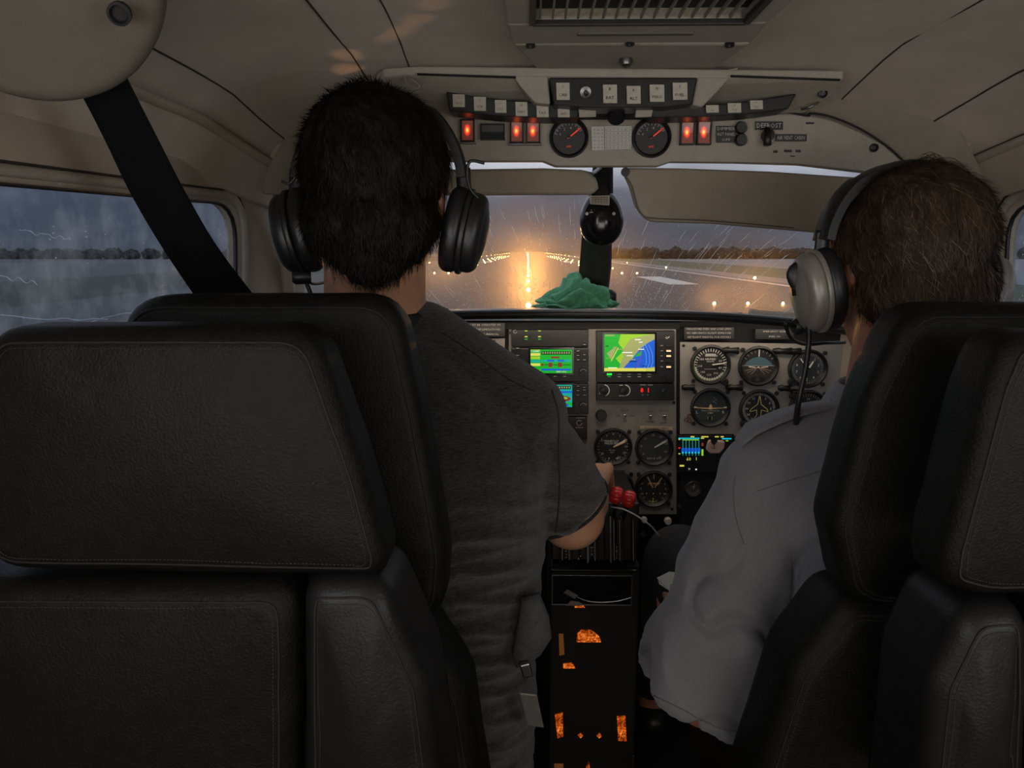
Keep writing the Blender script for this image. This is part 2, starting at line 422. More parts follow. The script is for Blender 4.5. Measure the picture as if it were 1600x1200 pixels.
def glassmat(name, tint, gl=.04, smear=.0, sm_scale=(3, 3, 3)):
    m = bpy.data.materials.new(name); m.use_nodes = True; t = m.node_tree
    for x in list(t.nodes): t.nodes.remove(x)
    o = t.nodes.new('ShaderNodeOutputMaterial'); tr = t.nodes.new('ShaderNodeBsdfTransparent'); tr.inputs[0].default_value = (*tint, 1)
    g = t.nodes.new('ShaderNodeBsdfGlossy'); g.inputs['Roughness'].default_value = .03; g.inputs[0].default_value = (.8, .85, .9, 1)
    mxs = t.nodes.new('ShaderNodeMixShader'); mxs.inputs[0].default_value = gl; t.links.new(tr.outputs[0], mxs.inputs[1]); t.links.new(g.outputs[0], mxs.inputs[2])
    last = mxs
    if smear:
        tl = t.nodes.new('ShaderNodeBsdfTranslucent'); tl.inputs[0].default_value = (.9, .92, .95, 1)
        n = t.nodes.new('ShaderNodeTexNoise'); n.inputs['Scale'].default_value = 5; n.inputs['Detail'].default_value = 7; n.inputs['Roughness'].default_value = .65
        co = t.nodes.new('ShaderNodeTexCoord'); mpn = t.nodes.new('ShaderNodeMapping'); mpn.inputs['Scale'].default_value = sm_scale
        t.links.new(co.outputs['Object'], mpn.inputs[0]); t.links.new(mpn.outputs[0], n.inputs['Vector'])
        r = t.nodes.new('ShaderNodeMapRange'); r.inputs['From Min'].default_value = .42; r.inputs['From Max'].default_value = .75; r.inputs['To Min'].default_value = 0; r.inputs['To Max'].default_value = smear
        t.links.new(n.outputs[0], r.inputs[0]); m2 = t.nodes.new('ShaderNodeMixShader'); t.links.new(r.outputs[0], m2.inputs[0]); t.links.new(mxs.outputs[0], m2.inputs[1]); t.links.new(tl.outputs[0], m2.inputs[2]); last = m2
    t.links.new(last.outputs[0], o.inputs[0]); return m
M_sideglass = glassmat('side_window_acrylic', (.60, .66, .77), .03, .30)
M_water = bpy.data.materials.new('rain_water'); M_water.use_nodes = True
_t = M_water.node_tree
for x in list(_t.nodes): _t.nodes.remove(x)
_o = _t.nodes.new('ShaderNodeOutputMaterial'); _a = _t.nodes.new('ShaderNodeBsdfTranslucent'); _a.inputs[0].default_value = (.85, .88, .92, 1)
_g = _t.nodes.new('ShaderNodeBsdfTransparent'); _m = _t.nodes.new('ShaderNodeMixShader'); _m.inputs[0].default_value = .8
_t.links.new(_g.outputs[0], _m.inputs[1]); _t.links.new(_a.outputs[0], _m.inputs[2]); _t.links.new(_m.outputs[0], _o.inputs[0])
wall(-1, 'wall_left'); wall(1, 'wall_right')
# rear bulkhead, floor, firewall
o = box('wall_back', (XC, -2.21, EZ - .4), (1.3, .02, 1.5), M_liner2); o['kind'] = 'structure'
M_carpet = mat('dark_carpet', (.012, .012, .013), .95, nscale=200, namt=.3, bump=.6, bscale=700)
o = box('floor', (XC, -.2, -.01), (1.0, 4.0, .02), M_carpet); o['kind'] = 'structure'
o = box('wall_front', (XC, 1.76, .45), (1.1, .02, .93), M_matblack); o['kind'] = 'structure'
# headliner seams and mouldings
for side, t, r in ((-1, 2.05, .0011), (-1, 3.1, .0012), (-1, 5.1, .0012), (1, 2.6, .0011), (1, 4.3, .0013), (1, 6.4, .0012)):
    pts = [shell(side, t + (.12 * noise.noise(V((Y * 3, t, side)))), Y, .0004) for Y in [-.3 + i * .045 for i in range(0, 36)] if Y < 1.27]
    s_ = tube('trim_seam', pts, r, M_seam, ceil, n=6)
for side in (-1, 1):
    pts = [shell(side, 6.75, .1 + i * .06, .002) for i in range(20)]
    o = tube('trim_rail', pts, .011, M_liner2, n=10, flat=.55); o['kind'] = 'structure'; 
    tube('rail_shadow', [p + V((-side * .004, 0, .013)) for p in pts], .0018, M_seam, o, n=6)  # dark line drawn as the shadow along the rail
# door frame strip on the left wall ahead of the rear post
pts = [shell(-1, 5.9 + .35 * i, .545 - .035 * i, .001) for i in range(9)]
o = tube('trim_1', pts, .004, M_liner2, n=8, flat=.5); o['kind'] = 'structure'

# ================================================================ windshield
def WS(u, v, out=0):
    Yb = 1.74 - .40 * abs(u) ** 2.5; Yt = 1.27 - .07 * abs(u) ** 3
    p = V((XC + u * (.575 - .035 * v), Yb + (Yt - Yb) * v, EZ - .155 + (.355 - .035 * abs(u) ** 3) * v + .02 * sin(pi * v)))
    if out:
        e = 1e-3; a = WS(min(u + e, 1), v) - WS(u - e, v); b = WS(u, v + e) - WS(u, v - e)
        nn = a.cross(b).normalized()
        if nn.y < 0: nn = -nn
        p = p + nn * out
    return p
wg = bpy.data.materials.new('wet_windshield'); wg.use_nodes = True; t = wg.node_tree
for x in list(t.nodes): t.nodes.remove(x)
o = t.nodes.new('ShaderNodeOutputMaterial'); tr = t.nodes.new('ShaderNodeBsdfTransparent'); tr.inputs[0].default_value = (.95, .96, .97, 1)
vsn = t.nodes.new('ShaderNodeVolumeScatter'); vsn.inputs['Density'].default_value = 11; vsn.inputs['Anisotropy'].default_value = .975; vsn.inputs['Color'].default_value = (1, .97, .93, 1)
t.links.new(tr.outputs[0], o.inputs[0]); t.links.new(vsn.outputs[0], o.inputs['Volume'])
bm = bmesh.new(); nu, nv = 40, 12; lay = []
for outd in (0, .004):
    lay.append([[bm.verts.new(WS(-1 + 2 * i / nu, j / nv, outd)) for j in range(nv + 1)] for i in range(nu + 1)])
for k, g in enumerate(lay):
    for i in range(nu):
        for j in range(nv):
            f = (g[i][j], g[i + 1][j], g[i + 1][j + 1], g[i][j + 1]); bm.faces.new(f if k else f[::-1])
for i in range(nu):
    for j in (0, nv): bm.faces.new((lay[0][i][j], lay[0][i + 1][j], lay[1][i + 1][j], lay[1][i][j]))
for j in range(nv):
    for i in (0, nu): bm.faces.new((lay[0][i][j], lay[0][i][j + 1], lay[1][i][j + 1], lay[1][i][j]))
ws = frombm('window_3', bm, wg, smooth=False); ws['kind'] = 'structure'
for p in ws.data.polygons: p.use_smooth = True
# rain streaks and drops blown up the glass
bm = bmesh.new(); rnd = random.Random(3)
def drop(u, v, r, l):
    p = WS(u, v, .0055); du = (u - .0) * .9; dv = .55 + v
    q = WS(u + du * .01, v + dv * .01, .0055); d = (q - p).normalized()
    n = V((0, .75, .66)); a = d.cross(n).normalized()
    m_ = Matrix((a, d, n)).transposed().to_4x4(); m_.translation = p
    s = bmesh.ops.create_icosphere(bm, subdivisions=1, radius=1)
    bmesh.ops.transform(bm, matrix=m_ @ Matrix.Diagonal((r, l, r * .4, 1)), verts=s['verts'])
for k in range(2300):
    v = min(.95, abs(rnd.gauss(0, .25)) + .01); u = rnd.uniform(-.8, .9)
    if rnd.random() < .3: v = rnd.uniform(0, .2)
    r = rnd.uniform(.0003, .0008) * (1.25 if v < .25 else 1); drop(u, v, r, r * rnd.uniform(1, 1.6))
for k in range(260):
    v0 = rnd.uniform(0, .6); u0 = rnd.uniform(-.75, .9); L_ = rnd.uniform(.02, .11) ; pts = []
    for i in range(9):
        s = i / 8; v = v0 + L_ * s; u = u0 * (1 + .55 * L_ * s * 1.6) + .003 * noise.noise(V((k, s * 3, 0)))
        pts.append(WS(max(-.98, min(.98, u)), v, .005))
    w = rnd.uniform(.0002, .00042)
    bm_tube(bm, pts, [w * .3, w * .7, w, w, w, w, w * .8, w * .5, w * .2], 4)
rd = frombm('raindrop_film', bm, M_water, ws, smooth=True); rd['kind'] = 'stuff'
# frame around the windshield
fr = [WS(-1 + 2 * i / 40, 1, -.006) for i in range(41)]
tube('windshield_header', fr, .018, M_liner2, ws, n=10)
for s in (-1, 1): tube('windshield_post', [WS(s, j / 8, -.004) for j in range(9)], .012, M_liner2, ws, n=8)

# ================================================================ outside
GZ = EZ - 3.5
def ground(name, x0, x1, y0, y1, mt, dz=0, kind='structure', parent=None):
    bm = bmesh.new()
    bm_loft(bm, [[V((x0, y0, GZ + dz)), V((x1, y0, GZ + dz)), V((x1, y1, GZ + dz)), V((x0, y1, GZ + dz))], [V((x0, y0, GZ + dz - .05)), V((x1, y0, GZ + dz - .05)), V((x1, y1, GZ + dz - .05)), V((x0, y1, GZ + dz - .05))]])
    o = frombm(name, bm, mt, parent)
    if kind and not parent: o['kind'] = kind
    return o
M_runway = mat('wet_asphalt', (.026, .026, .027), .5, nscale=.35, namt=.4, bump=.5, bscale=6, spec=.10, detail=8)
M_shoulder = mat('concrete_shoulder', (.11, .11, .11), .6, nscale=.5, namt=.2)
M_grass = mat('wet_grass', (.052, .066, .026), .9, nscale=.6, namt=.5, stretch=(1, .3, 1), detail=8)
M_pale = mat('pale_wet_apron', (.15, .155, .165), .8, nscale=.05, namt=.15)
M_land = mat('far_land', (.03, .035, .036), .9, nscale=.02, namt=.3)
M_paint = mat('runway_paint', (.50, .48, .45), .55, nscale=1.5, namt=.2)
ground('land', -4500, 4500, -400, 8000, M_land, -.12)
rw = ground('runway', -28, 28.2, -60, 2600, M_runway, 0)
sh = ground('runway_shoulder', 28.2, 33, -60, 2600, M_shoulder, -.005); 
sh2 = ground('runway_shoulder', -33, -28, -60, 2600, M_runway, -.005)
ground('grass_verge', 33, 52, -60, 2400, M_grass, -.02); ground('grass_verge', -60, -33, -60, 2400, mat('dull_wet_grass', (.035, .04, .03), .9, nscale=.6, namt=.4), -.02)
ground('apron', 52, 330, -60, 330, M_pale, -.03); ground('taxiway', -160, -60, -60, 900, M_runway, -.03)
for x in (26.4,): ground('edge_line', x - .45, x + .45, -20, 2300, M_paint, .012, parent=rw)
for s in (-1, 1): ground('aiming_bar', s * 16.6 - 1.6, s * 16.6 + 1.6, 79, 103, M_paint, .012, parent=rw)
for y in (230, 380):
    for s in (-1, 1): ground('touchdown_bar', s * 13 - 1.5, s * 13 + 1.5, y, y + 22, M_paint, .012, parent=rw)
M_lamp = glow('amber_runway_light', (1.0, .46, .11), 60)
M_lamp.cycles.emission_sampling = 'NONE'
M_lampbase = mat('lamp_base', (.1, .1, .1), .5)
def lampmesh(r, name):
    bm = bmesh.new(); bmesh.ops.create_icosphere(bm, subdivisions=1, radius=r)
    bmesh.ops.transform(bm, matrix=Matrix.Translation((0, 0, r * .9)), verts=bm.verts[:])
    me = bpy.data.meshes.new(name); bm.to_mesh(me); bm.free(); me.materials.append(M_lamp); return me
LM = {r: lampmesh(r, 'runway_light') for r in (.10, .13, .17)}
def rlight(x, y, r, label, group):
    o = bpy.data.objects.new('runway_light', LM[r]); COL.objects.link(o); o.location = (x, y, GZ + .01); tagp(o, label, 'runway light', group); ORG[o] = V(o.location); return o
near = {0: 'centreline light nearest the nose, just above the glareshield edge', 1: 'second centreline light ahead of the nose', 2: 'third centreline light ahead of the nose', 3: 'fourth centreline light, where the row starts to merge'}
for i in range(62):
    rlight(0.03, 46 + 18.6 * i, .17 if i < 4 else .13, near.get(i, 'amber light merging into the glowing centreline of the runway'), 'centreline lights')
for i in range(20):
    y = 94 + 60.5 * i
    rlight(28.5, y, .17 if i < 2 else .13, {0: 'amber edge light on the right side, nearest by the grass', 1: 'second amber edge light along the right side of the runway'}.get(i, 'distant amber edge light on the right side of the runway'), 'right edge lights')
    rlight(-28.5, y, .17 if i < 1 else .13, 'amber edge light on the left side of the runway', 'left edge lights')
for i in range(13):
    y = 49 + 66 * i if i < 2 else 115 + 33 * (i - 1)
    for s in (-1, 1):
        for k, x in enumerate((12.3, 14.5, 16.8)):
            lb = ['left', 'middle', 'right'][k] + ' light of the near row of three set in the asphalt' if (i == 0 and s == 1) else \
                 (['left', 'middle', 'right'][k] + ' light of the second row right of the compass post' if (i == 1 and s == 1) else
                  'amber touchdown light in the rows %s of the centreline' % ('right' if s > 0 else 'left'))
            rlight(s * x, y, .13 if i else .10, lb, 'touchdown zone lights')
# the beams of the nearest lights, aimed at the aircraft as the real fittings are
for k, (x, y, pw) in enumerate([(0, 46, 1), (0, 64.6, 1.6), (0, 83.2, 2.4), (0, 150, 9), (0, 300, 34), (28.5, 94, .9), (12.3, 49, .5), (14.5, 49, .5), (16.8, 49, .5), (13.5, 115, 2.2), (-14, 115, 2.2), (-26, 260, 12), (22, 260, 12)]):
    spot('runway_light_beam', (x, y, GZ + .5), (.14, 1.5, EZ), pw * 1300, (1, .42, .09), 2 * math.degrees(math.atan(1.6 / y)), .5, .12)
# trees beyond the apron
M_tree = mat('tree_foliage', (.011, .015, .014), .95, nscale=.8, namt=.4)
tm = []
for s in range(5):
    bm = bmesh.new(); bmesh.ops.create_icosphere(bm, subdivisions=3, radius=1)
    for v in bm.verts:
        v.co *= 1 + .28 * noise.noise(v.co * 1.8 + V((s * 9, 0, 0))) + .14 * noise.noise(v.co * 5 + V((s, 3, 0)))
        v.co.z = max(v.co.z * .75, -.7) + .62
    me = bpy.data.meshes.new('tree'); bm.to_mesh(me); bm.free(); me.materials.append(M_tree); tm.append(me)
rnd = random.Random(11)
def treerow(x0, x1, y0, n, grp, lbl, hs=1):
    sp = (x1 - x0) / n
    for i in range(n):
        o = bpy.data.objects.new('tree', tm[i % 5]); COL.objects.link(o); x = x0 + sp * (i + rnd.uniform(.35, .65))
        h = rnd.uniform(3.0, 4.2) * hs; w = sp * .95; o.location = (x, y0 + 9 * hs * (2 - i % 3), GZ - .1); o.scale = (w, min(h, 3.2 * hs), h)
        tagp(o, lbl, 'tree', grp); ORG[o] = V(o.location)
treerow(40, 330, 335, 96, 'trees beyond the apron', 'dark bushy tree in the far row beyond the pale apron')
treerow(-420, -120, 330, 100, 'trees left of the field', 'dark tree in the far row seen through the left side window', .9)
treerow(330, 560, 325, 50, 'trees far right', 'dark tree in the far row seen through the right side window')

# ================================================================ glareshield, cloth, compass, visors
M_deck = mat('glareshield_vinyl', (.022, .022, .024), .42, nscale=50, namt=.2, bump=.3, bscale=300)
LIP = [(560, 496), (660, 490), (800, 487), (940, 487), (1100, 490), (1230, 499), (1300, 508), (1380, 520)]
lip = spline([P(x, y, 1.43) for x, y in LIP], 8)
gs = thing('glareshield', 'black vinyl glareshield running the full width below the windshield', 'glareshield', (XC, 1.5, EZ - .14))
bm = bmesh.new()
top = [[p + V((0, 0, 0)) for p in lip]]
rows = []
for k, (dy, dz) in enumerate(((0.004, -.014), (-.001, -.010), (-.002, -.004), (0, .0), (.012, .002), (.12, -.002), (.31, -.01))):
    rows.append([V((XC + (p.x - XC) * (1 if dy < .1 else .97), p.y + dy, p.z + dz + (0 if dy < .1 else -.006))) for p in lip])
rows.append([V((p.x, p.y + .3, p.z - .03)) for p in lip]); rows.append([V((p.x, p.y + .02, p.z - .016)) for p in lip])
R = [[bm.verts.new(p) for p in r] for r in rows]
for a, b in zip(R, R[1:] + [R[0]]):
    for i in range(len(a) - 1): bm.faces.new((a[i], a[i + 1], b[i + 1], b[i]))
frombm('deck', bm, M_deck, gs, smooth=True)
tube('edge_piping', [p + V((0, -.001, .001)) for p in lip], .0032, mat('piping_grey', (.10, .105, .115), .3), gs, n=8)
for px, py in ((697, 484), (1157, 491)):
    lathe('screw', P(px, py, 1.44), (0, -.5, 1), [(.0, -.002), (.004, -.002), (.004, .002), (.002, .003), (0, .003)], M_black, gs, n=10)
# green cloth
bm = bmesh.new(); bmesh.ops.create_icosphere(bm, subdivisions=6, radius=1)
cpos = P(900, 486, 1.52); cpos.z = lip[20].z + .001
for v in bm.verts:
    d = v.co.copy()
    fx = d.x * .083; fy = d.y * .05
    prof = .052 * (1 - .45 * abs(d.x - .05)) * (1.0 if d.x > -.2 else max(.35, 1 + (d.x + .2) * .75))
    q = V((d.x * 1.6, d.y * 1.2, d.z)); w = noise.noise(q * 1.3) ; fold = abs(noise.noise(V((q.x * 1.4 + q.z * 1.1 + w, q.y * 1.5, q.z * 1.5 - q.x * .5))))
    fold2 = abs(noise.noise(q * 3.6 + V((w * 2, 3, 1)))); fine = noise.noise(q * 11)
    s = 1.0 - .42 * (1 - fold * 2.4) * .5 + .10 * fold2 + .015 * fine
    v.co = V((fx * s, fy * s, max(0, d.z + .15) * prof * s * 1.15 + (.004 * fold2 if d.z < 0 else 0)))
bmesh.ops.transform(bm, matrix=Matrix.Translation(cpos), verts=bm.verts[:])
c = frombm('cleaning_cloth', bm, mat('green_cloth', (.11, .40, .21), .9, nscale=120, namt=.22, bump=.5, bscale=900, sheen=.3), smooth=True)
tagp(c, 'crumpled green cloth lying on the glareshield under the windshield', 'cloth')
# centre post and compass
cp = thing('compass', 'black oval compass hung on the windshield centre post, white card on top', 'compass', P(938, 342, 1.40))
M_post = mat('post_brown_black', (.05, .04, .033), .45, nscale=40, namt=.2)
def quadloft(name, secs, mt, parent):
    bm = bmesh.new(); rings = []
    for (xl, xr, y, Y, d) in secs:
        a, b = P(xl, y, Y), P(xr, y, Y); w = b.x - a.x
        rings.append([a, V((a.x + w * .1, Y - d * .6, a.z)), V((a.x + w * .3, Y - d, a.z)), V((a.x + w * .7, Y - d, a.z)), V((a.x + w * .9, Y - d * .6, a.z)), b, V((b.x, Y + d, a.z)), V((a.x, Y + d, a.z))])
    bm_loft(bm, rings); o = frombm(name, bm, mt, parent, smooth=False); auto(o, 50); return o
po = thing('centre_post', 'dark brown windshield centre post standing on the glareshield', 'post', P(932, 440, 1.60))
quadloft('post_shaft', [(903, 950, 462, 1.60, .010), (905, 955, 420, 1.56, .012), (908, 956, 385, 1.52, .012), (912, 958, 340, 1.46, .012), (922, 958, 300, 1.40, .010), (927, 958, 258, 1.34, .010)], M_post, po)
quadloft('post_cap', [(924, 952, 310, 1.375, .006), (927, 958, 264, 1.30, .008), (929, 958, 254, 1.28, .008)], M_black, po)
poly = [V((.040 * cos(a) * (1 - .10 * sin(a)), .052 * sin(a))) for a in [2 * pi * i / 48 for i in range(48)]]
pillow('housing', poly, P(938, 342, 1.43), V((1, 0, 0)), V((0, 0, 1)), V((0, -1, 0)), .045, .012, .016, M_gloss, cp, puff_f=.006, n=48)
ik = Ink(lambda x, y, h: P(x, y, 1.383) + V((0, -h, 0)))
ik.pline([(921, 332), (955, 330)], 1.2, M_dimwhite); ik.line(938, 338, 938, 352, .8, M_dimwhite)
for i in range(7): ik.line(924 + i * 4.6, 327, 924 + i * 4.6, 330, .7, M_dimwhite)
ik.text('N', 931, 345, 9, M_dimwhite, flip=-1); ik.text('33', 946, 345, 8, M_dimwhite, flip=-1)
ik.build('card_markings', cp)
lathe('screw', P(917, 334, 1.384), (0, -1, 0), [(.0, 0), (.003, 0), (.003, .002), (0, .002)], M_steel, cp, n=10)
lathe('screw', P(959, 334, 1.384), (0, -1, 0), [(.0, 0), (.003, 0), (.003, .002), (0, .002)], M_steel, cp, n=10)
o = prism('correction_card', [P(921, 306, 1.362), P(953, 305, 1.362), P(952, 321, 1.362), P(922, 319, 1.362)], (0, -1, 0), .001, M_paper, cp, bevel=0)
ik = Ink(lambda x, y, h: P(x, y, 1.3605) + V((0, -.0008, 0)))
for i in range(4): ik.line(924, 308.5 + i * 2.8, 950, 308.5 + i * 2.8, .6, M_dialgrey)
for i in range(6): ik.line(926 + i * 4.5, 307, 926 + i * 4.5, 319, .4, M_dialgrey)
ik.build('card_print', cp)
pil = pillow('defrost_knob', [(-.022, 0), (.022, 0), (.022, .022), (.012, .03), (-.015, .03), (-.022, .02)], P(945, 473, 1.58), V((1, 0, 0)), V((0, 0, 1)), V((0, -1, 0)), .03, .008, .008, M_black, n=40)
tagp(pil, 'black rounded plastic vent block behind the green cloth', 'vent block')
# visors
def pxpoly(pts, Y0, r, tilt=0, yref=None):
    """outline from pixels measured on the plane Y0 -> local (x,z) list around its centre"""
    w = [P(x, y, Y0) for x, y in pts]; c = sum(w, V()) / len(w)
    return c, rounded([(p.x - c.x, p.z - c.z) for p in w], r, 6)
def plate(name, pts, Y0, r, th, mt, parent=None, rb=.003, rf=.003, tilt=0, **kw):
    c, q = pxpoly(pts, Y0, r); a = radians(tilt)
    ez = V((0, -cos(a), -sin(a))); ey = V((0, -sin(a), cos(a)))
    return pillow(name, q, c, V((1, 0, 0)), ey, ez, th, rb, rf, mt, parent, **kw)
v1 = thing('sun_visor', 'narrow folded-up cream sun visor left of the compass', 'sun visor', P(800, 285, 1.22))
plate('visor_pad', [(560, 268), (850, 264), (915, 267), (931, 280), (935, 296), (924, 305), (760, 306), (560, 306)], 1.22, [.005, .01, .01, .008, .006, .006, .01, .005], .016, M_visor, v1, .006, .006)
tube('pivot_rod', [P(905, 268, 1.21), P(925, 272, 1.23), P(938, 262, 1.26)], .003, M_steel, v1)
v2 = thing('sun_visor', 'wide lowered cream sun visor right of the compass', 'sun visor', P(1150, 310, 1.22))
plate('visor_pad', [(968, 263), (1060, 264), (1200, 269), (1345, 279), (1360, 372), (1240, 361), (1110, 350), (1008, 347), (990, 322), (983, 295)], 1.22, [.008, .02, .02, .01, .01, .02, .02, .03, .03, .02], .014, M_visor, v2, .005, .005)
tube('edge_welt', spline([P(972, 268, 1.203), P(987, 290, 1.203), P(994, 315, 1.203), P(1001, 333, 1.203), P(1020, 341, 1.203), P(1110, 345, 1.203), P(1240, 356, 1.203)], 6), .0011, mat('visor_welt', (.12, .1, .08), .7), v2, n=6)
lathe('pivot_hole', P(977, 269, 1.204), (0, -1, 0), [(0, 0), (.007, 0), (.007, .003), (0, .003)], M_black, v2, n=16)
# ================================================================ seats
X1, Y1, Z1 = V((1, 0, 0)), V((0, 1, 0)), V((0, 0, 1))
def worldpoly(pts, Y0, r, k=8):
    w = [P(x, y, Y0) for x, y in pts]; c = sum(w, V()) / len(w)
    return c, rounded([(p.x - c.x, p.z - c.z) for p in w], r, k)
def pad(name, pts, Y0, r, back, front, rb, rf, mt, parent, puff=.006, n=120, crease=True):
    c, q = worldpoly(pts, Y0, r); c.y = Y0 - back
    bm = bmesh.new(); bm_pillow(bm, q, c, X1, Z1, Y1, back + front, rb, rf, puff, puff, n=n, side=8)
    for v in bm.verts:                                   # soft, slightly uneven upholstery
        d = .0022 * noise.noise(v.co * 9) + .0008 * noise.noise(v.co * 32)
        v.co += V((d, -d, d * .6))
    o = frombm(name, bm, mt, parent, smooth=True)
    return o, c, q
def seam(parent, c, q, inset, h, a=0, b=1, stitches=True, on=None):
    """thread line running round the rear edge of a pad"""
    n = 150; poly = resample([V(p) for p in q], n); cc = sum(poly, V((0, 0))) / n; pts = []
    for i in range(n):
        t = poly[(i + 2) % n] - poly[i - 2]; nn = V((t.y, -t.x)).normalized()
        if nn.dot(poly[i] - cc) < 0: nn = -nn
        p = poly[i] - nn * inset; pts.append(c + X1 * p.x + Z1 * p.y + Y1 * h)
    if on is not None:
        oo = ORG[on]; bv = BVHTree.FromPolygons([v.co + oo for v in on.data.vertices], [tuple(p.vertices) for p in on.data.polygons])
        snap = lambda p: (lambda r: r[0] + r[1] * .0004 if r[0] is not None else p)(bv.find_nearest(p - Y1 * .004))
        pts = [snap(p) for p in pts]
    pts += pts[:2]
    tube('welt_seam', pts, .0010, M_matblack, parent, n=6)
    if stitches:
        bm = bmesh.new()
        for i in range(0, n):
            for f in (0, .5):
                p, p2 = pts[i].lerp(pts[i + 1], f), pts[i].lerp(pts[i + 1], f + .3)
                ctr = c + V((cc.x, 0, cc.y)); o = (p - V((ctr.x, p.y, ctr.z))).normalized() * -.0035 + V((0, -.0016, 0))
                if on is not None: p, p2 = snap(p + o) - o, snap(p2 + o) - o
                bm_tube(bm, [p + o, p2 + o], .0004, 4)
        s = frombm('stitching', bm, M_thread, parent); s['kind'] = 'stuff'
def seat(label, base, head, headY, hr, back, backY, br, bolster, mtl=None, thick=(.05, .03), cush=None):
    t = thing('aircraft_seat', label, 'seat', base, 'black leather cabin seats')
    o, c, q = pad('headrest', head, headY, hr, thick[0], thick[1], .019, .034, M_leather, t, .006); seam(o, c, q, .010, .003, on=o)
    if bolster:
        left, mid, right = bolster
        for nm, pts in (('side_bolster', left), ('back_panel', mid), ('side_bolster', right)):
            if pts:
                o, c, q = pad(nm, pts, backY, br, .06, .04, .022, .022, M_leather2 if nm == 'side_bolster' else M_leather, t, .008)
                seam(o, c, q, .012, .003, on=o)
        o, c, q = pad('backrest', back, backY + .02, br, .04, .05, .02, .03, M_leather, t, .004)
    else:
        o, c, q = pad('backrest', back, backY, br, .05, .05, .028, .03, M_leather, t, .006); seam(o, c, q, .014, .004, on=o)
    cx, cy, w = cush
    pillow('seat_cushion', rounded([(-w / 2, -.22), (w / 2, -.22), (w / 2, .22), (-w / 2, .22)], .05), V((cx, cy, .30)), X1, Y1, Z1, .13, .02, .04, M_leather, t, puff_f=.01)
    box('seat_base', (cx, cy, .15), (w * .7, .36, .30), M_black, t, bevel=.01)
    return t
seat('nearest seat on the left, wide black leather headrest filling the left foreground', (P(340, 900, .58).x, .58, 0),
     [(36, 502), (516, 500), (590, 720), (621, 840), (612, 868), (400, 866), (30, 858)], .58, [.03, .04, .06, .02, .02, .05, .03],
     [(60, 868), (622, 868), (684, 1010), (716, 1260), (60, 1260)], .58, [.02, .03, .05, .03, .02],
     (None, [(-40, 866), (494, 868), (494, 1270), (-40, 1270)], [(500, 862), (618, 860), (684, 1010), (716, 1270), (500, 1270)]), cush=(P(340, 900, .58).x, .40, .34))
seat('pilot seat with tall black leather headrest behind the man in the grey t-shirt', (P(470, 900, .72).x, .72, 0),
     [(222, 458), (632, 457), (672, 640), (708, 850), (700, 936), (228, 936)], .72, [.05, .045, .2, .04, .03, .03],
     [(228, 930), (664, 930), (738, 1050), (778, 1300), (228, 1300)], .72, [.02, .03, .06, .03, .02], None, cush=(P(470, 900, .72).x, 1.04, .36))
seat('nearest seat on the right, headrest cut off by the right edge of the photo', (P(1720, 900, .58).x, .58, 0),
     [(1520, 510), (1975, 512), (2050, 885), (1480, 896), (1424, 880), (1428, 830), (1490, 590)], .58, [.035, .04, .03, .03, .02, .02, .05],
     [(1450, 900), (2050, 890), (2060, 1260), (1378, 1260), (1400, 1010)], .58, [.03, .02, .02, .02, .05],
     ([(1450, 902), (1540, 896), (1540, 1270), (1378, 1270), (1400, 1010)], [(1546, 902), (2060, 900), (2060, 1270), (1546, 1270)], None), cush=(P(1720, 900, .58).x, .40, .34))
seat('copilot seat with black leather headrest behind the man in the white shirt', (P(1510, 900, .72).x, .72, 0),
     [(1384, 470), (1760, 470), (1770, 920), (1330, 920), (1292, 900), (1270, 800), (1322, 600)], .72, [.045, .04, .03, .03, .03, .05, .2],
     [(1290, 906), (1770, 906), (1770, 1300), (1120, 1300), (1212, 1010)], .72, [.03, .02, .02, .02, .08], None, cush=(P(1510, 900, .72).x, 1.04, .36))
# shoulder belt hanging in front of the left window
t = thing('shoulder_belt', 'wide black shoulder belt hanging across the left side window', 'seat belt', P(130, 90, .62))
Lp = [(92, 92, .60), (128, 150, .63), (165, 222, .67), (205, 305, .72), (252, 385, .78), (300, 457, .85), (345, 520, .90)]
Rp = [(168, 60, .60), (205, 135, .62), (246, 215, .66), (290, 300, .71), (338, 382, .77), (394, 457, .84), (445, 520, .89)]
La = spline([P(*p) for p in Lp], 8); Ra = spline([P(*p) for p in Rp], 8)
bm = bmesh.new(); rings = []
for i, (a, b) in enumerate(zip(La, Ra)):
    n_ = V((.5, -.8, .25)).normalized(); ring = []
    for k in range(13):
        s = k / 12; w = .0016 * sin(s * 9 + i * .05) + .004 * sin(pi * s) * (1 - i / 60)
        ring.append(a.lerp(b, s) + n_ * (w + .0008))
    for k in range(12, -1, -1):
        s = k / 12; w = .0016 * sin(s * 9 + i * .05) + .004 * sin(pi * s) * (1 - i / 60)
        ring.append(a.lerp(b, s) + n_ * (w - .0008))
    rings.append(ring)
bm_loft(bm, rings); o = frombm('webbing', bm, M_belt, t, smooth=False); auto(o, 50)
for side_, f in (('l', .05), ('r', .95)):
    tube('edge_weave', [a.lerp(b, f) + V((.5, -.8, .25)).normalized() * .0016 for a, b in zip(La, Ra)], .0011, M_belt, t, n=5)
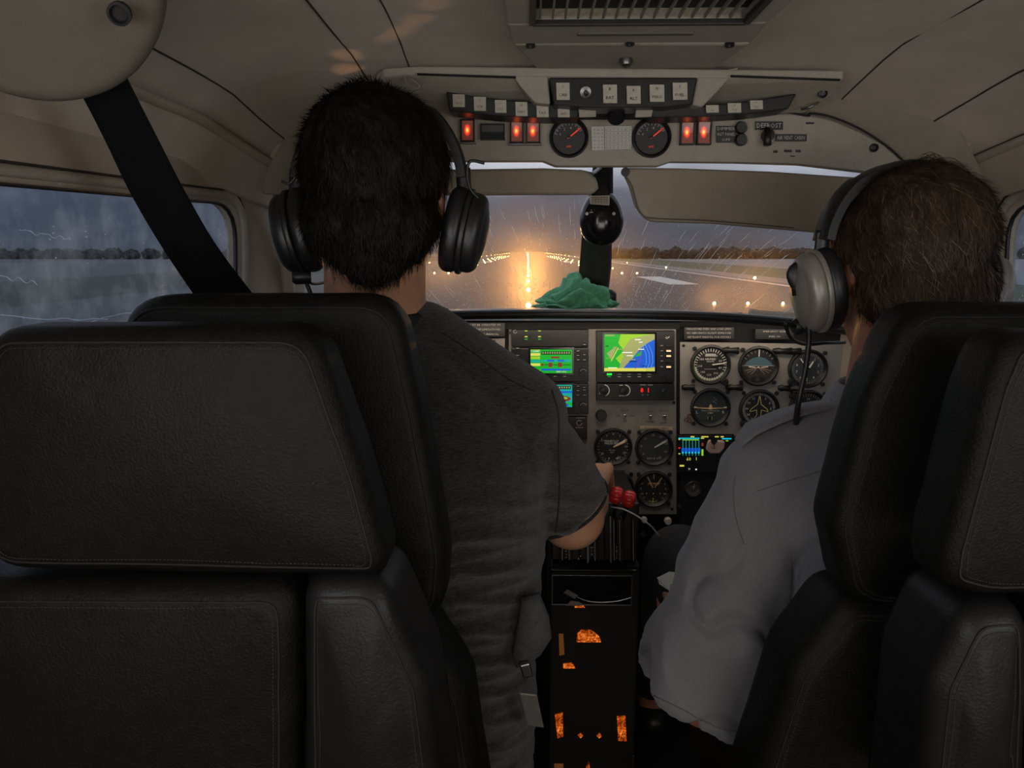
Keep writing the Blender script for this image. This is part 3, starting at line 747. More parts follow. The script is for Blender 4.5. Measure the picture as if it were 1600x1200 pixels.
# round fairing over the belt reel
t = thing('belt_reel_fairing', 'round cream fairing on the ceiling in the top left corner, black screw near its rim', 'fairing', P(40, -60, .54))
n_ = V((.25, -.85, -.45)).normalized(); ex = V((0, 0, 1)).cross(n_).normalized() * -1; ey = n_.cross(ex).normalized()
if ex.x < 0: ex = -ex
fc = P(36, -64, .56)
pillow('cover', [V((.094 * cos(a), .093 * sin(a))) for a in [2 * pi * i / 64 for i in range(64)]], fc, ex, ey, n_, .03, .005, .014, mat('fairing_plastic', (.125, .108, .088), .8, nscale=30, namt=.08, bump=.3, bscale=600, spec=.2), t, puff_f=.008, n=64)
lathe('screw', P(186, 22, .542), n_, [(0, -.006), (.0075, -.006), (.0078, .001), (.006, .0015), (.005, -.003), (0, -.003)], M_matblack, t, n=20, sx=1)

# ================================================================ people
def capsule(bm, p0, p1, r0, r1, n=20, sx=1, sy=1, up=None):
    p0, p1 = V(p0), V(p1); d = (p1 - p0); L_ = d.length
    if up is None: a, b, dn = frame_for(d)
    else:
        dn = d.normalized(); a = (V(up) - dn * V(up).dot(dn)).normalized(); b = dn.cross(a)
    rings = []
    for k in range(1, 6):
        th = pi / 2 * k / 5; rings.append((p0 - dn * r0 * cos(th), r0 * sin(th)))
    for k in range(1, 8): s = k / 8; rings.append((p0 + d * s, r0 + (r1 - r0) * s))
    for k in range(0, 5):
        th = pi / 2 * k / 5; rings.append((p1 + dn * r1 * sin(th), r1 * cos(th)))
    bm_loft(bm, [[c + a * r * cos(2 * pi * i / n) * sx + b * r * sin(2 * pi * i / n) * sy for i in range(n)] for c, r in rings])
def chain(bm, pts, rs, **k):
    for i in range(len(pts) - 1): capsule(bm, pts[i], pts[i + 1], rs[i], rs[i + 1], **k)
def ellip(bm, c, r, M=None, sub=3):
    q = bmesh.ops.create_icosphere(bm, subdivisions=sub, radius=1)
    m_ = Matrix.Translation(V(c)) @ Matrix.Diagonal((*r, 1))
    bmesh.ops.transform(bm, matrix=(M @ m_) if M else m_, verts=q['verts'])
def section(bm, secs, n=36, power=2.3):
    """loft of superelliptic sections (centre, rx, ry, tiltx)"""
    rings = []
    for c, rx, ry in secs:
        r = []
        for i in range(n):
            a = 2 * pi * i / n; ca, sa = cos(a), sin(a)
            r.append(V(c) + V((rx * math.copysign(abs(ca) ** (2 / power), ca), ry * math.copysign(abs(sa) ** (2 / power), sa), 0)))
        rings.append(r)
    bm_loft(bm, rings)
def skinned(name, bm, vox, mt, parent=None, smooth=4, fn=None, loc=None):
    bmesh.ops.recalc_face_normals(bm, faces=bm.faces[:])
    me = bpy.data.meshes.new('tmp'); bm.to_mesh(me); bm.free()
    o = bpy.data.objects.new('tmp', me); COL.objects.link(o)
    r = o.modifiers.new('r', 'REMESH'); r.mode = 'VOXEL'; r.voxel_size = vox
    s = o.modifiers.new('s', 'SMOOTH'); s.iterations = smooth; s.factor = .5
    dg = bpy.context.evaluated_depsgraph_get(); dg.update()
    m2 = bpy.data.meshes.new_from_object(o.evaluated_get(dg)); bpy.data.objects.remove(o); bpy.data.meshes.remove(me)
    m2.name = name
    if fn:
        cos_ = [v.co + v.normal * fn(v.co, v.normal) for v in m2.vertices]
        for v, c in zip(m2.vertices, cos_): v.co = c
    m2.materials.clear(); m2.materials.append(mt)
    ob = add(name, m2, parent, origin=loc, smooth=True); return ob
def head_prims(bm, M, s=1.0):
    E = lambda c, r, sub=3: ellip(bm, [x * s for x in c], [x * s for x in r], M, sub)
    E((0, -.012, .036), (.077, .096, .086)); E((0, .02, .045), (.070, .078, .078))
    E((0, .035, -.03), (.060, .062, .085)); E((0, .048, -.078), (.043, .042, .036)); E((0, -.02, -.03), (.062, .066, .07))
    E((0, .094, .012), (.048, .016, .016))                       # brow
    capsule(bm, M @ (V((0, .100, .012)) * s), M @ (V((0, .122, -.026)) * s), .009 * s, .012 * s)      # nose
    E((.010, .112, -.030), (.009, .010, .007), 2); E((-.010, .112, -.030), (.009, .010, .007), 2)
    E((0, .092, -.056), (.022, .012, .0065), 2); E((0, .090, -.067), (.019, .012, .0065), 2); E((0, .088, -.094), (.02, .016, .014), 2)
    for sd in (-1, 1):
        E((sd * .043, .080, -.020), (.022, .022, .016), 2)
        E((sd * .075, -.002, -.016), (.007, .016, .028), 2); E((sd * .078, -.008, -.010), (.006, .013, .020), 2)
def hand_prims(bm, W_, dirn, palmn, thumbside, curl=.9, s=1.0):
    """W_ wrist point, dirn towards the fingers, palmn palm-facing normal, thumbside lateral direction"""
    d = V(dirn).normalized(); pn = V(palmn).normalized(); pn = (pn - d * pn.dot(d)).normalized(); t = V(thumbside); t = (t - d * t.dot(d) - pn * t.dot(pn)).normalized()
    W_ = V(W_)
    for k, (o, L1, cl) in enumerate(((.030, .040, 0), (.010, .045, .05), (-.010, .042, .1), (-.029, .033, .15))):
        k0 = W_ + d * (.088 if k in (1, 2) else .082) * s + t * o * s
        capsule(bm, W_ + d * .012 * s + t * o * .55 * s, k0, .014 * s, .011 * s, n=12)
        p = k0; a = .25 + cl; q = [p]
        for j, f in enumerate((1, .68, .5)):
            a += curl * (.55 if j == 0 else .8)
            p = p + (d * cos(a) + pn * sin(a)) * L1 * f * s; q.append(p)
        chain(bm, q, [.0098 * s, .0090 * s, .0082 * s, .0070 * s], n=12)
    b0 = W_ + d * .022 * s + t * .026 * s
    q = [b0, b0 + (t * .75 + d * .6 + pn * .35).normalized() * .042 * s]
    q.append(q[-1] + (d * .8 + pn * .55 + t * .15).normalized() * .032 * s); q.append(q[-1] + (d * .75 + pn * .6 - t * .25).normalized() * .026 * s)
    chain(bm, q, [.016 * s, .0125 * s, .0105 * s, .0085 * s], n=12)
def strands(name, mt, surf, parent, inv, M, n, length, width, flow, seed=1, lift=.35, filt=None):
    """short hair strands combed along the scalp; surf = mesh object in world coords"""
    me = surf.data; rnd = random.Random(seed); off = ORG[surf]
    tris = [(p.center + off, p.normal.copy(), p.area) for p in me.polygons]
    tot = sum(x[2] for x in tris); acc = []; s = 0
    for x in tris: s += x[2]; acc.append(s)
    import bisect
    vv = []; ff = []
    for i in range(n):
        c, nn, _ = tris[min(bisect.bisect(acc, rnd.random() * tot), len(tris) - 1)]
        lc = inv @ c
        if filt and not filt(lc): continue
        f = M.to_3x3() @ flow(lc); f = f - nn * f.dot(nn)
        if f.length < 1e-4: continue
        f.normalize(); sd = f.cross(nn)
        f = (f + sd * rnd.gauss(0, .35)).normalized(); sd = f.cross(nn).normalized()
        L_ = length * rnd.uniform(.5, 1.2); w = width * rnd.uniform(.6, 1.2)
        p0 = c + sd * rnd.uniform(-.001, .001); lf = lift * rnd.uniform(.5, 1.4)
        p1 = p0 + f * L_ * .5 + nn * L_ * lf * .45; p2 = p0 + f * L_ + nn * L_ * lf * .55
        b = len(vv); vv += [p0 - sd * w / 2, p0 + sd * w / 2, p1 - sd * w * .4, p1 + sd * w * .4, p2 + nn * .0003]
        ff += [(b, b + 1, b + 3, b + 2), (b + 2, b + 3, b + 4)]
    m_ = bpy.data.meshes.new(name); m_.from_pydata(vv, [], ff); m_.materials.append(mt)
    o = add(name, m_, parent, origin=ORG[surf] * 1); o['kind'] = 'stuff'; return o

M_hair1 = mat('dark_brown_hair', (.009, .006, .004), .6, nscale=60, namt=.4, spec=.2, stretch=(1, 1, .3), bump=.6, bscale=500)
M_hair2 = mat('greying_brown_hair', (.05, .031, .019), .6, nscale=60, namt=.45, spec=.3, stretch=(1, 1, .3), bump=.6, bscale=500)
M_hair3 = mat('grey_hair', (.17, .12, .08), .6, nscale=60, namt=.3, spec=.3)
M_eye = mat('eye_white', (.6, .58, .55), .25)
M_lips = mat('lips', (.36, .13, .09), .5)
def tshirt_material():
    m = mat('heather_charcoal_jersey', (.0225, .022, .0228), .95, nscale=260, namt=1.0, bump=.9, bscale=900, spec=.15, stretch=(.5, .5, 2.2), detail=5, sheen=.25)
    return m
M_tee = tshirt_material()
M_teedark = mat('heather_charcoal_hem', (.022, .022, .025), .95, spec=.1)
M_shirt = mat('white_cotton_shirt', (.18, .18, .198), .85, nscale=260, namt=.08, bump=.3, bscale=1600, spec=.2, sheen=.2)
M_shirtseam = mat('shirt_seam_thread', (.13, .13, .145), .9)
M_trous = mat('dark_trousers', (.012, .012, .014), .9, nscale=90, namt=.3, bump=.4, bscale=600)
M_jean = mat('charcoal_denim', (.03, .031, .034), .9, nscale=160, namt=.5, bump=.4, bscale=900)
def headmat(c, yaw, pitch=0, roll=0):
    return Matrix.Translation(c) @ Matrix.Rotation(yaw, 4, 'Z') @ Matrix.Rotation(pitch, 4, 'X') @ Matrix.Rotation(roll, 4, 'Y')
def face_parts(body, M, s):
    for sd in (-1, 1):
        bm = bmesh.new(); ellip(bm, (sd * .032 * s, .083 * s, .000), (.013 * s, .012 * s, .009 * s), M); frombm('eye', bm, M_eye, body, smooth=True)
        bm = bmesh.new(); ellip(bm, (sd * .032 * s, .0935 * s, .000), (.005 * s, .0025 * s, .005 * s), M); frombm('iris', bm, M_black, body, smooth=True)
        tube('eyebrow', [M @ V((sd * a * s, b * s, c * s)) for a, b, c in ((.014, .108, .020), (.03, .106, .026), (.048, .092, .020))], .0028, M_hair1, body, n=6)
    tube('lips', [M @ V((a * s, b * s, -.060 * s)) for a, b in ((-.022, .094), (-.01, .103), (0, .105), (.01, .103), (.022, .094))], .0045 * s, M_lips, body, n=8, flat=.8)

# ---------------- the man in the grey t-shirt
H1 = headmat(P(593, 310, .89), radians(-2), radians(-5), 0); S1 = .95
hx = H1.translation.x
neck0 = P(592, 395, .89); neck1 = P(584, 490, .90)
sR = P(812, 672, .91); sL = V((2 * (-.192) - sR.x, sR.y, sR.z))
eR = P(893, 806, .95); wR = P(925, 762, 1.18)
cx = -.182; zz = lambda y, Y=.91: P(600, y, Y).z
eL = sL + V((.0, .05, -.26)); wL = eL + V((.10, .24, .02))
hipz = zz(1130)
def torso1(bm, g=0):
    section(bm, [((cx, .92, zz(1215)), .182 + g, .118 + g), ((cx, .92, zz(1120)), .184 + g, .12 + g), ((cx, .915, zz(1000)), .186 + g, .115 + g), ((cx, .91, zz(900)), .192 + g, .112 + g), ((cx - .002, .905, zz(800)), .200 + g, .112 + g),
                 ((cx - .002, .902, zz(700)), .200 + g, .108 + g), ((cx, .90, zz(630)), .172 + g, .095 + g), ((cx, .90, zz(570)), .124 + g, .078 + g), ((cx, .90, zz(520)), .078 + g, .062 + g)])
    for s_, sh in ((1, sR), (-1, sL)):
        capsule(bm, V((cx + s_ * .05, .90, zz(545))), V((sh.x, sh.y, sh.z + .02)), .050 + g, .054 + g)
        capsule(bm, V((cx + s_ * .09, .90, zz(720))), V((sh.x - s_ * .02, sh.y - .01, sh.z - .03)), .07 + g, .06 + g)
bm = bmesh.new(); head_prims(bm, H1, S1); torso1(bm)
capsule(bm, neck0 + V((0, -.008, 0)), neck1 + V((0, 0, -.02)), .058, .064)
capsule(bm, H1 @ V((0, -.03, -.05)), neck1, .056, .060)
for sh, el, wr, sd in ((sR, eR, wR, 1), (sL, eL, wL, -1)):
    capsule(bm, sh, el, .055, .046); capsule(bm, el, el.lerp(wr, .45), .042, .041); capsule(bm, el.lerp(wr, .45), wr, .041, .027, sy=.85)
hand_prims(bm, wR + V((0, .01, 0)), V((.10, 1, .05)), V((.15, .1, -1)), V((-1, 0, .1)), 1.0)
hand_prims(bm, wL + V((0, .01, 0)), V((.35, 1, -.3)), V((0, 0, -1)), V((1, 0, 0)), .5)
for s_ in (-1, 1):
    hip = V((cx + s_ * .085, .93, hipz - .03)); kn = V((cx + s_ * .13, 1.28, .56)); an = V((cx + s_ * .12, 1.56, .12))
    chain(bm, [hip, kn], [.085, .058]); chain(bm, [kn, an], [.056, .04]); capsule(bm, an + V((0, -.03, -.05)), an + V((s_ * .01, .12, -.06)), .035, .03)
man1 = skinned('person', bm, .0052, M_skin, None, 5)
tagp(man1, 'dark-haired man on the left in a grey t-shirt, arm reaching for the levers', 'person')
face_parts(man1, H1, S1)
# shirt
def tee_fn(c, n_):
    z = c.z; back = max(0, -n_.y) * .8 + .25
    w = noise.noise(V((c.x * 3, c.y * 3, z * 4)))
    low = max(0, min(1, (zz(700) - z) / .12))
    side = .5 + .5 * max(0, min(1, (c.x - cx) / .15))
    f1 = sin(z * 150 + c.x * 14 * (1 if c.x < cx + .1 else 1.8) + w * 5.5); f2 = sin(z * 260 - c.x * 22 + w * 8)
    folds = (max(0, f1) ** 2.0) * .0075 * low * side + max(0, f2) ** 2 * .0032 * low
    return folds * back + .0016 * noise.noise(c * 26) + .0034 * noise.noise(V((c.x * 9, c.y * 9, z * 15)))
bm = bmesh.new(); torso1(bm, .009)
for sh, el in ((sR, eR), (sL, eL)):
    a = sh; b = sh.lerp(el, .86); d = (el - sh).normalized(); fa, fb, _ = frame_for(d)
    bm_loft(bm, [[a.lerp(b, s) + (fa * cos(2 * pi * i / 24) + fb * sin(2 * pi * i / 24)) * r for i in range(24)] for s, r in ((-.1, .035), (0, .056), (.3, .061), (.6, .061), (.85, .060), (1, .061))])
capsule(bm, neck1 + V((0, 0, -.012)), neck1 + V((0, 0, -.04)), .066, .07)
tee = skinned('t_shirt', bm, .0046, M_tee, man1, 5, tee_fn)
tee['label'] = 'heather charcoal short-sleeved t-shirt with creases across the back'
# neck rib, sleeve seams and hem
ring = [neck1 + V((.068 * cos(a), .064 * sin(a) - .002, -.004 + .004 * sin(a))) for a in [2 * pi * i / 40 for i in range(42)]]
tube('neck_rib', ring, .0065, M_teedark, tee, n=8, flat=1.5)
d = (eR - sR).normalized(); fa, fb, _ = frame_for(d); c0 = sR.lerp(eR, .86)
tube('sleeve_hem', [c0 + (fa * cos(2 * pi * i / 32) + fb * sin(2 * pi * i / 32)) * .0615 for i in range(34)], .0022, M_teedark, tee, n=6)
from mathutils.bvhtree import BVHTree
def project(obj, pxs, step=12, off=.0006):
    """lay a thread line over a garment, following measured points"""
    o = ORG[obj]; bv = BVHTree.FromPolygons([v.co + o for v in obj.data.vertices], [tuple(p.vertices) for p in obj.data.polygons]); out = []
    sm = spline([V((x, y, 0)) for x, y in pxs], step)
    for q in sm:
        d = (P(q.x, q.y, 1) - CAMLOC).normalized(); h = bv.ray_cast(CAMLOC, d, 3)
        if h[0] is not None and (not out or abs(h[3] - out[-1][1]) < .05): out.append((h[0] + h[1] * off, h[3]))
    return [a for a, b in out]
def threadline(obj, pxs, r, mt, name='seam'):
    p = project(obj, pxs)
    if len(p) > 3: tube(name, p, r, mt, obj, n=6)
threadline(tee, [(862, 610), (872, 650), (872, 700), (874, 760), (872, 800), (868, 832)], .0011, M_matblack, 'sleeve_seam')
threadline(tee, [(690, 520), (740, 552), (790, 590), (835, 612)], .0007, M_teedark, 'shoulder_seam')
# trousers
bm = bmesh.new()
for s_ in (-1, 1):
    hip = V((cx + s_ * .085, .93, hipz - .03)); kn = V((cx + s_ * .13, 1.28, .56)); an = V((cx + s_ * .12, 1.55, .14))
    chain(bm, [hip, kn], [.096, .068]); chain(bm, [kn, an], [.066, .052])
section(bm, [((cx, .92, hipz - .10), .19, .125), ((cx, .92, hipz + .0), .188, .124)])
skinned('trousers', bm, .007, M_jean, man1, 4, lambda c, n_: .003 * noise.noise(c * 14))
for s_ in (-1, 1):
    an = V((cx + s_ * .12, 1.56, .12)); bm = bmesh.new()
    capsule(bm, an + V((0, -.04, -.065)), an + V((s_ * .01, .15, -.075)), .047, .042, sx=1, sy=.8); skinned('shoe', bm, .006, M_black, man1, 3)
# hair
def hair_shell(M, s, low, bulge=1.0):
    bm = bmesh.new(); E = lambda c, r: ellip(bm, [x * s for x in c], [x * s for x in r], M, 4)
    E((0, -.016, .036), (.0885 * bulge, .104, .092)); E((0, .012, .044), (.083 * bulge, .090, .086)); E((0, -.044, -.032), (.081 * bulge, .066, .064)); E((0, -.052, low), (.050, .042, .05))
    return bm
def hair_fn(M, k=1.0):
    inv = M.inverted()
    def f(c, n_):
        q = inv @ c
        d = .0045 * noise.noise(c * 38) + .0022 * noise.noise(V((c.x * 130, c.y * 130, c.z * 50))) + .0012 * noise.noise(c * 260)
        cut = 0
        # trim hairline: face, temples
        face = q.y - (.055 if q.z < .085 else .2)
        if q.z < .085 and q.y > .05: cut = -min(.03, (q.y - .05) * 1.2)
        return d * k + cut
    return f
def flow1(q):
    r = V((q.x - .01, q.y + .035, 0)); sw = V((-r.y, r.x, 0)) * 1.2
    return V((q.x * 1.0, q.y * .6, 0)) * (1 if q.z > .09 else .2) + sw * (1 if q.z > .06 else .15) + V((0, -.02, -.09 if q.z < .1 else -.02))
hs = skinned('hair', hair_shell(H1, S1, -.062), .0034, M_hair1, man1, 3, hair_fn(H1))
strands('hair_strands', M_hair1, hs, hs, H1.inverted(), H1, 15000, .019, .0009, flow1, 2, .40, lambda q: not (q.y > .05 and q.z < .07))

# ---------------- the man in the white shirt
H2 = headmat(P(1410, 418, .90), radians(7), radians(-8), radians(1)); S2 = .92
c2 = P(1436, 600, .92).x
n20 = H2 @ V((0, -.02, -.06)); n21 = P(1398, 625, .93)
q2R = P(1205, 765, .82); q2L = q2R  # shoulder nearest the aisle
sA = P(1196, 770, .90); sB = V((2 * c2 - sA.x, sA.y, sA.z))
eA = P(1100, 1085, .88); wA = P(1070, 950, 1.14)
sB.x = min(sB.x, .665); eB = sB + V((.0, .08, -.25)); wB = eB + V((-.08, .24, .03))
z2 = lambda y, Y=.92: P(1400, y, Y).z
def torso2(bm, g=0):
    section(bm, [((c2, .93, z2(1230)), .172 + g, .13 + g), ((c2, .928, z2(1100)), .182 + g, .14 + g), ((c2, .925, z2(950)), .19 + g, .135 + g), ((c2, .92, z2(850)), .195 + g, .128 + g), ((c2, .92, z2(760)), .198 + g, .118 + g),
                 ((c2, .92, z2(710)), .178 + g, .10 + g), ((c2 - .005, .922, z2(670)), .13 + g, .085 + g), ((c2 - .012, .925, z2(635)), .085 + g, .068 + g)])
    for s_, sh in ((-1, sA), (1, sB)):
        capsule(bm, V((c2 + s_ * .05, .92, z2(672))), V((sh.x, sh.y, sh.z + .018)), .046 + g, .050 + g)
        capsule(bm, V((c2 + s_ * .09, .915, z2(820))), V((sh.x - s_ * .02, sh.y, sh.z - .03)), .075 + g, .058 + g)
bm = bmesh.new(); head_prims(bm, H2, S2); torso2(bm)
capsule(bm, n20, n21 + V((0, 0, -.03)), .058, .064)
for sh, el, wr in ((sA, eA, wA), (sB, eB, wB)):
    capsule(bm, sh, el, .05, .042); capsule(bm, el, el.lerp(wr, .45), .041, .039); capsule(bm, el.lerp(wr, .45), wr, .039, .027, sy=.85)
hand_prims(bm, wA + V((0, .01, 0)), V((.1, 1, .0)), V((0, .1, -1)), V((1, 0, .1)), .8)
hand_prims(bm, wB + V((0, .01, 0)), V((-.3, 1, -.2)), V((0, 0, -1)), V((-1, 0, 0)), .5)
hz2 = z2(1160)
legs2 = []
for s_ in (-1, 1):
    hip = V((c2 + s_ * .085, .94, hz2 - .02)); kn = P(1064, 880, 1.27) if s_ < 0 else V((c2 + .12, 1.28, .58)); an = V((kn.x + .01, 1.56, .12)); legs2.append((hip, kn, an))
    chain(bm, [hip, kn], [.085, .056]); chain(bm, [kn, an], [.055, .04]); capsule(bm, an + V((0, -.03, -.05)), an + V((s_ * .01, .12, -.06)), .035, .03)
man2 = skinned('person', bm, .0052, M_skin2, None, 5)
tagp(man2, 'man on the right in a white short-sleeved shirt with a silver headset, looking left', 'person')
face_parts(man2, H2, S2)
def shirt_fn(c, n_):
    w = noise.noise(V((c.x * 5, c.y * 5, c.z * 3)))
    dr = noise.noise(V((c.x * 16 + c.z * 5, c.y * 10, c.z * 4.5 + w)))
    low = max(0, min(1, (z2(780) - c.z) / .1)); sl = 1 if c.x < sA.x + .05 else .7
    f = abs(noise.noise(V((c.x * 10 + c.z * 7, c.y * 8, c.z * 9 - c.x * 8))))
    cr_ = max(0, 1 - abs(noise.noise(V((c.x * 7 - c.z * 5 + 3, c.y * 7, c.z * 6 + c.x * 9)))) * 9)
    return (.014 * dr + .020 * (0.3 - f) * 1.2 - .013 * cr_) * (low * .8 + .12) * sl + .0012 * noise.noise(c * 40)
bm = bmesh.new(); torso2(bm, .012)
for sh, el, hem in ((sA, eA, 1.03), (sB, eB, .9)):
    d = (el - sh); fa = V((1, 0, 0)); fa = (fa - d.normalized() * fa.dot(d.normalized())).normalized(); fb = d.normalized().cross(fa)
    slant = -.012
    bm_loft(bm, [[sh + d * s + (fa * cos(2 * pi * i / 32) * r + fb * sin(2 * pi * i / 32) * r * .95) + d.normalized() * (cos(2 * pi * i / 32) * .018 * s) for i in range(32)] for s, r in ((-.12, .042), (0, .063), (.2, .072), (.45, .078), (.7, .085), (.9, .090), (hem, .094))])
shirt = skinned('shirt', bm, .0046, M_shirt, man2, 5, shirt_fn)
shirt['label'] = 'white uniform shirt with yoke seam, epaulettes and wide short sleeves'
d = (eA - sA); fa = V((1, 0, 0)); fa = (fa - d.normalized() * fa.dot(d.normalized())).normalized(); fb = d.normalized().cross(fa)
hem = [sA + d * 1.0 + (fa * cos(2 * pi * i / 40) * .0865 + fb * sin(2 * pi * i / 40) * .0825) + d.normalized() * (cos(2 * pi * i / 40) * .018 - .018) for i in range(42)]
threadline(shirt, [(1002, 1078), (1060, 1105), (1130, 1140), (1190, 1142)], .0006, M_shirtseam, 'hem_stitching')
threadline(shirt, [(1182, 768), (1200, 762), (1230, 752), (1290, 734)], .0008, M_shirtseam, 'yoke_seam')
threadline(shirt, [(1150, 742), (1146, 770), (1150, 810), (1162, 850)], .0008, M_shirtseam, 'armhole_seam')
# collar: a folded band round the neck
bm = bmesh.new(); rings = []
for i in range(41):
    a = radians(-90) + 2 * pi * i / 40
    r = V((cos(a), sin(a), 0)); hgt = .016 + .004 * cos(a)
    b = n21 + V((0, 0, -.018 + hgt)); tiltz = -.016 * max(0, -cos(a) * .0)
    rings.append([b + r * .068 + V((0, 0, -.020)), b + r * .064 + V((0, 0, .022)), b + r * .068 + V((0, 0, .026)), b + r * .076 + V((0, 0, .020)), b + r * .096 + V((0, 0, -.022)), b + r * .093 + V((0, 0, -.026)), b + r * .070 + V((0, 0, -.006))])
bm_loft(bm, rings, cap=False); frombm('collar', bm, M_shirt, man2, smooth=True)
def epaulette(sh, sd):
    a = V((sh.x + sd * .038, sh.y + .0, sh.z + .045)); b = V((c2 - sd * -.055, .85, z2(655))) ; b = V((c2 + sd * .075, .922, z2(668)))
    pts = [b.lerp(a, i / 10) + V((0, 0, .028 + .012 * sin(pi * i / 10) - (.010 if i == 10 else 0))) for i in range(11)]
    bm = bmesh.new(); rings = []
    for i, p in enumerate(pts):
        w = .019 + .006 * i / 10 - (.010 if i == 10 else 0)
        rings.append([p + V((0, -w, 0)), p + V((0, -w, .004)), p + V((0, -w * .5, .006)), p + V((0, w * .5, .006)), p + V((0, w, .004)), p + V((0, w, 0))])
    bm_loft(bm, rings); e = frombm('epaulette', bm, M_shirt, man2, smooth=True)
    lathe('button', pts[2] + V((0, 0, .007)), (0, 0, 1), [(0, 0), (.005, 0), (.005, .0015), (0, .002)], M_shirtseam, e, n=12)
epaulette(sA, -1); epaulette(sB, 1)
bm = bmesh.new()
for hip, kn, an in legs2: chain(bm, [hip, kn], [.096, .070]); chain(bm, [kn, an + V((0, -.01, .02))], [.068, .055])
section(bm, [((c2, .94, hz2 - .10), .18, .145), ((c2, .94, hz2 - .02), .17, .14)])
skinned('trousers', bm, .007, M_trous, man2, 4, lambda c, n_: .003 * noise.noise(c * 14))
for hip, kn, an in legs2:
    bm = bmesh.new(); capsule(bm, an + V((0, -.04, -.065)), an + V((0, .15, -.075)), .047, .042, sy=.8); skinned('shoe', bm, .006, M_black, man2, 3)
hs2 = skinned('hair', hair_shell(H2, S2, -.05, 1.0), .0034, M_hair2, man2, 3, hair_fn(H2, .8))
def flow2(q): return V((q.x * .4, -.03 + q.y * .3, -.06 if q.z < .12 else -.01)) + V((.03, 0, 0)) * (1 if q.z > .08 else 0)
strands('hair_strands', M_hair2, hs2, hs2, H2.inverted(), H2, 15000, .021, .0009, flow2, 4, .32, lambda q: not (q.y > .05 and q.z < .07))
rnd2 = random.Random(77)
gs_ = strands('grey_hair_strands', M_hair3, hs2, hs2, H2.inverted(), H2, 9000, .022, .0007, flow2, 9, .34, lambda q: q.y < .04 and rnd2.random() < (.9 if (q.x > .03 and q.z < .0) else .14 if q.z > .02 else .35))
gs_['label'] = 'lighter greying strands low on the back of the head'
# the tufts that stand up on top
bm = bmesh.new(); rnd = random.Random(8)
for k in range(16):
    x0 = 1425 + rnd.uniform(-8, 10); x1 = 1490 + rnd.uniform(-22, 30); h = rnd.uniform(6, 22)
    a, b = P(x0, 262, .89), P(x1, 268 + rnd.uniform(0, 14), .89 + rnd.uniform(-.01, .01)); md = P((x0 + x1) / 2 + rnd.uniform(-10, 14), 258 - h, .89)
    bm_tube(bm, spline([a, md, b], 6), .00035, 4)
o = frombm('hair_tuft', bm, M_hair2, hs2, smooth=True); o['kind'] = 'stuff'

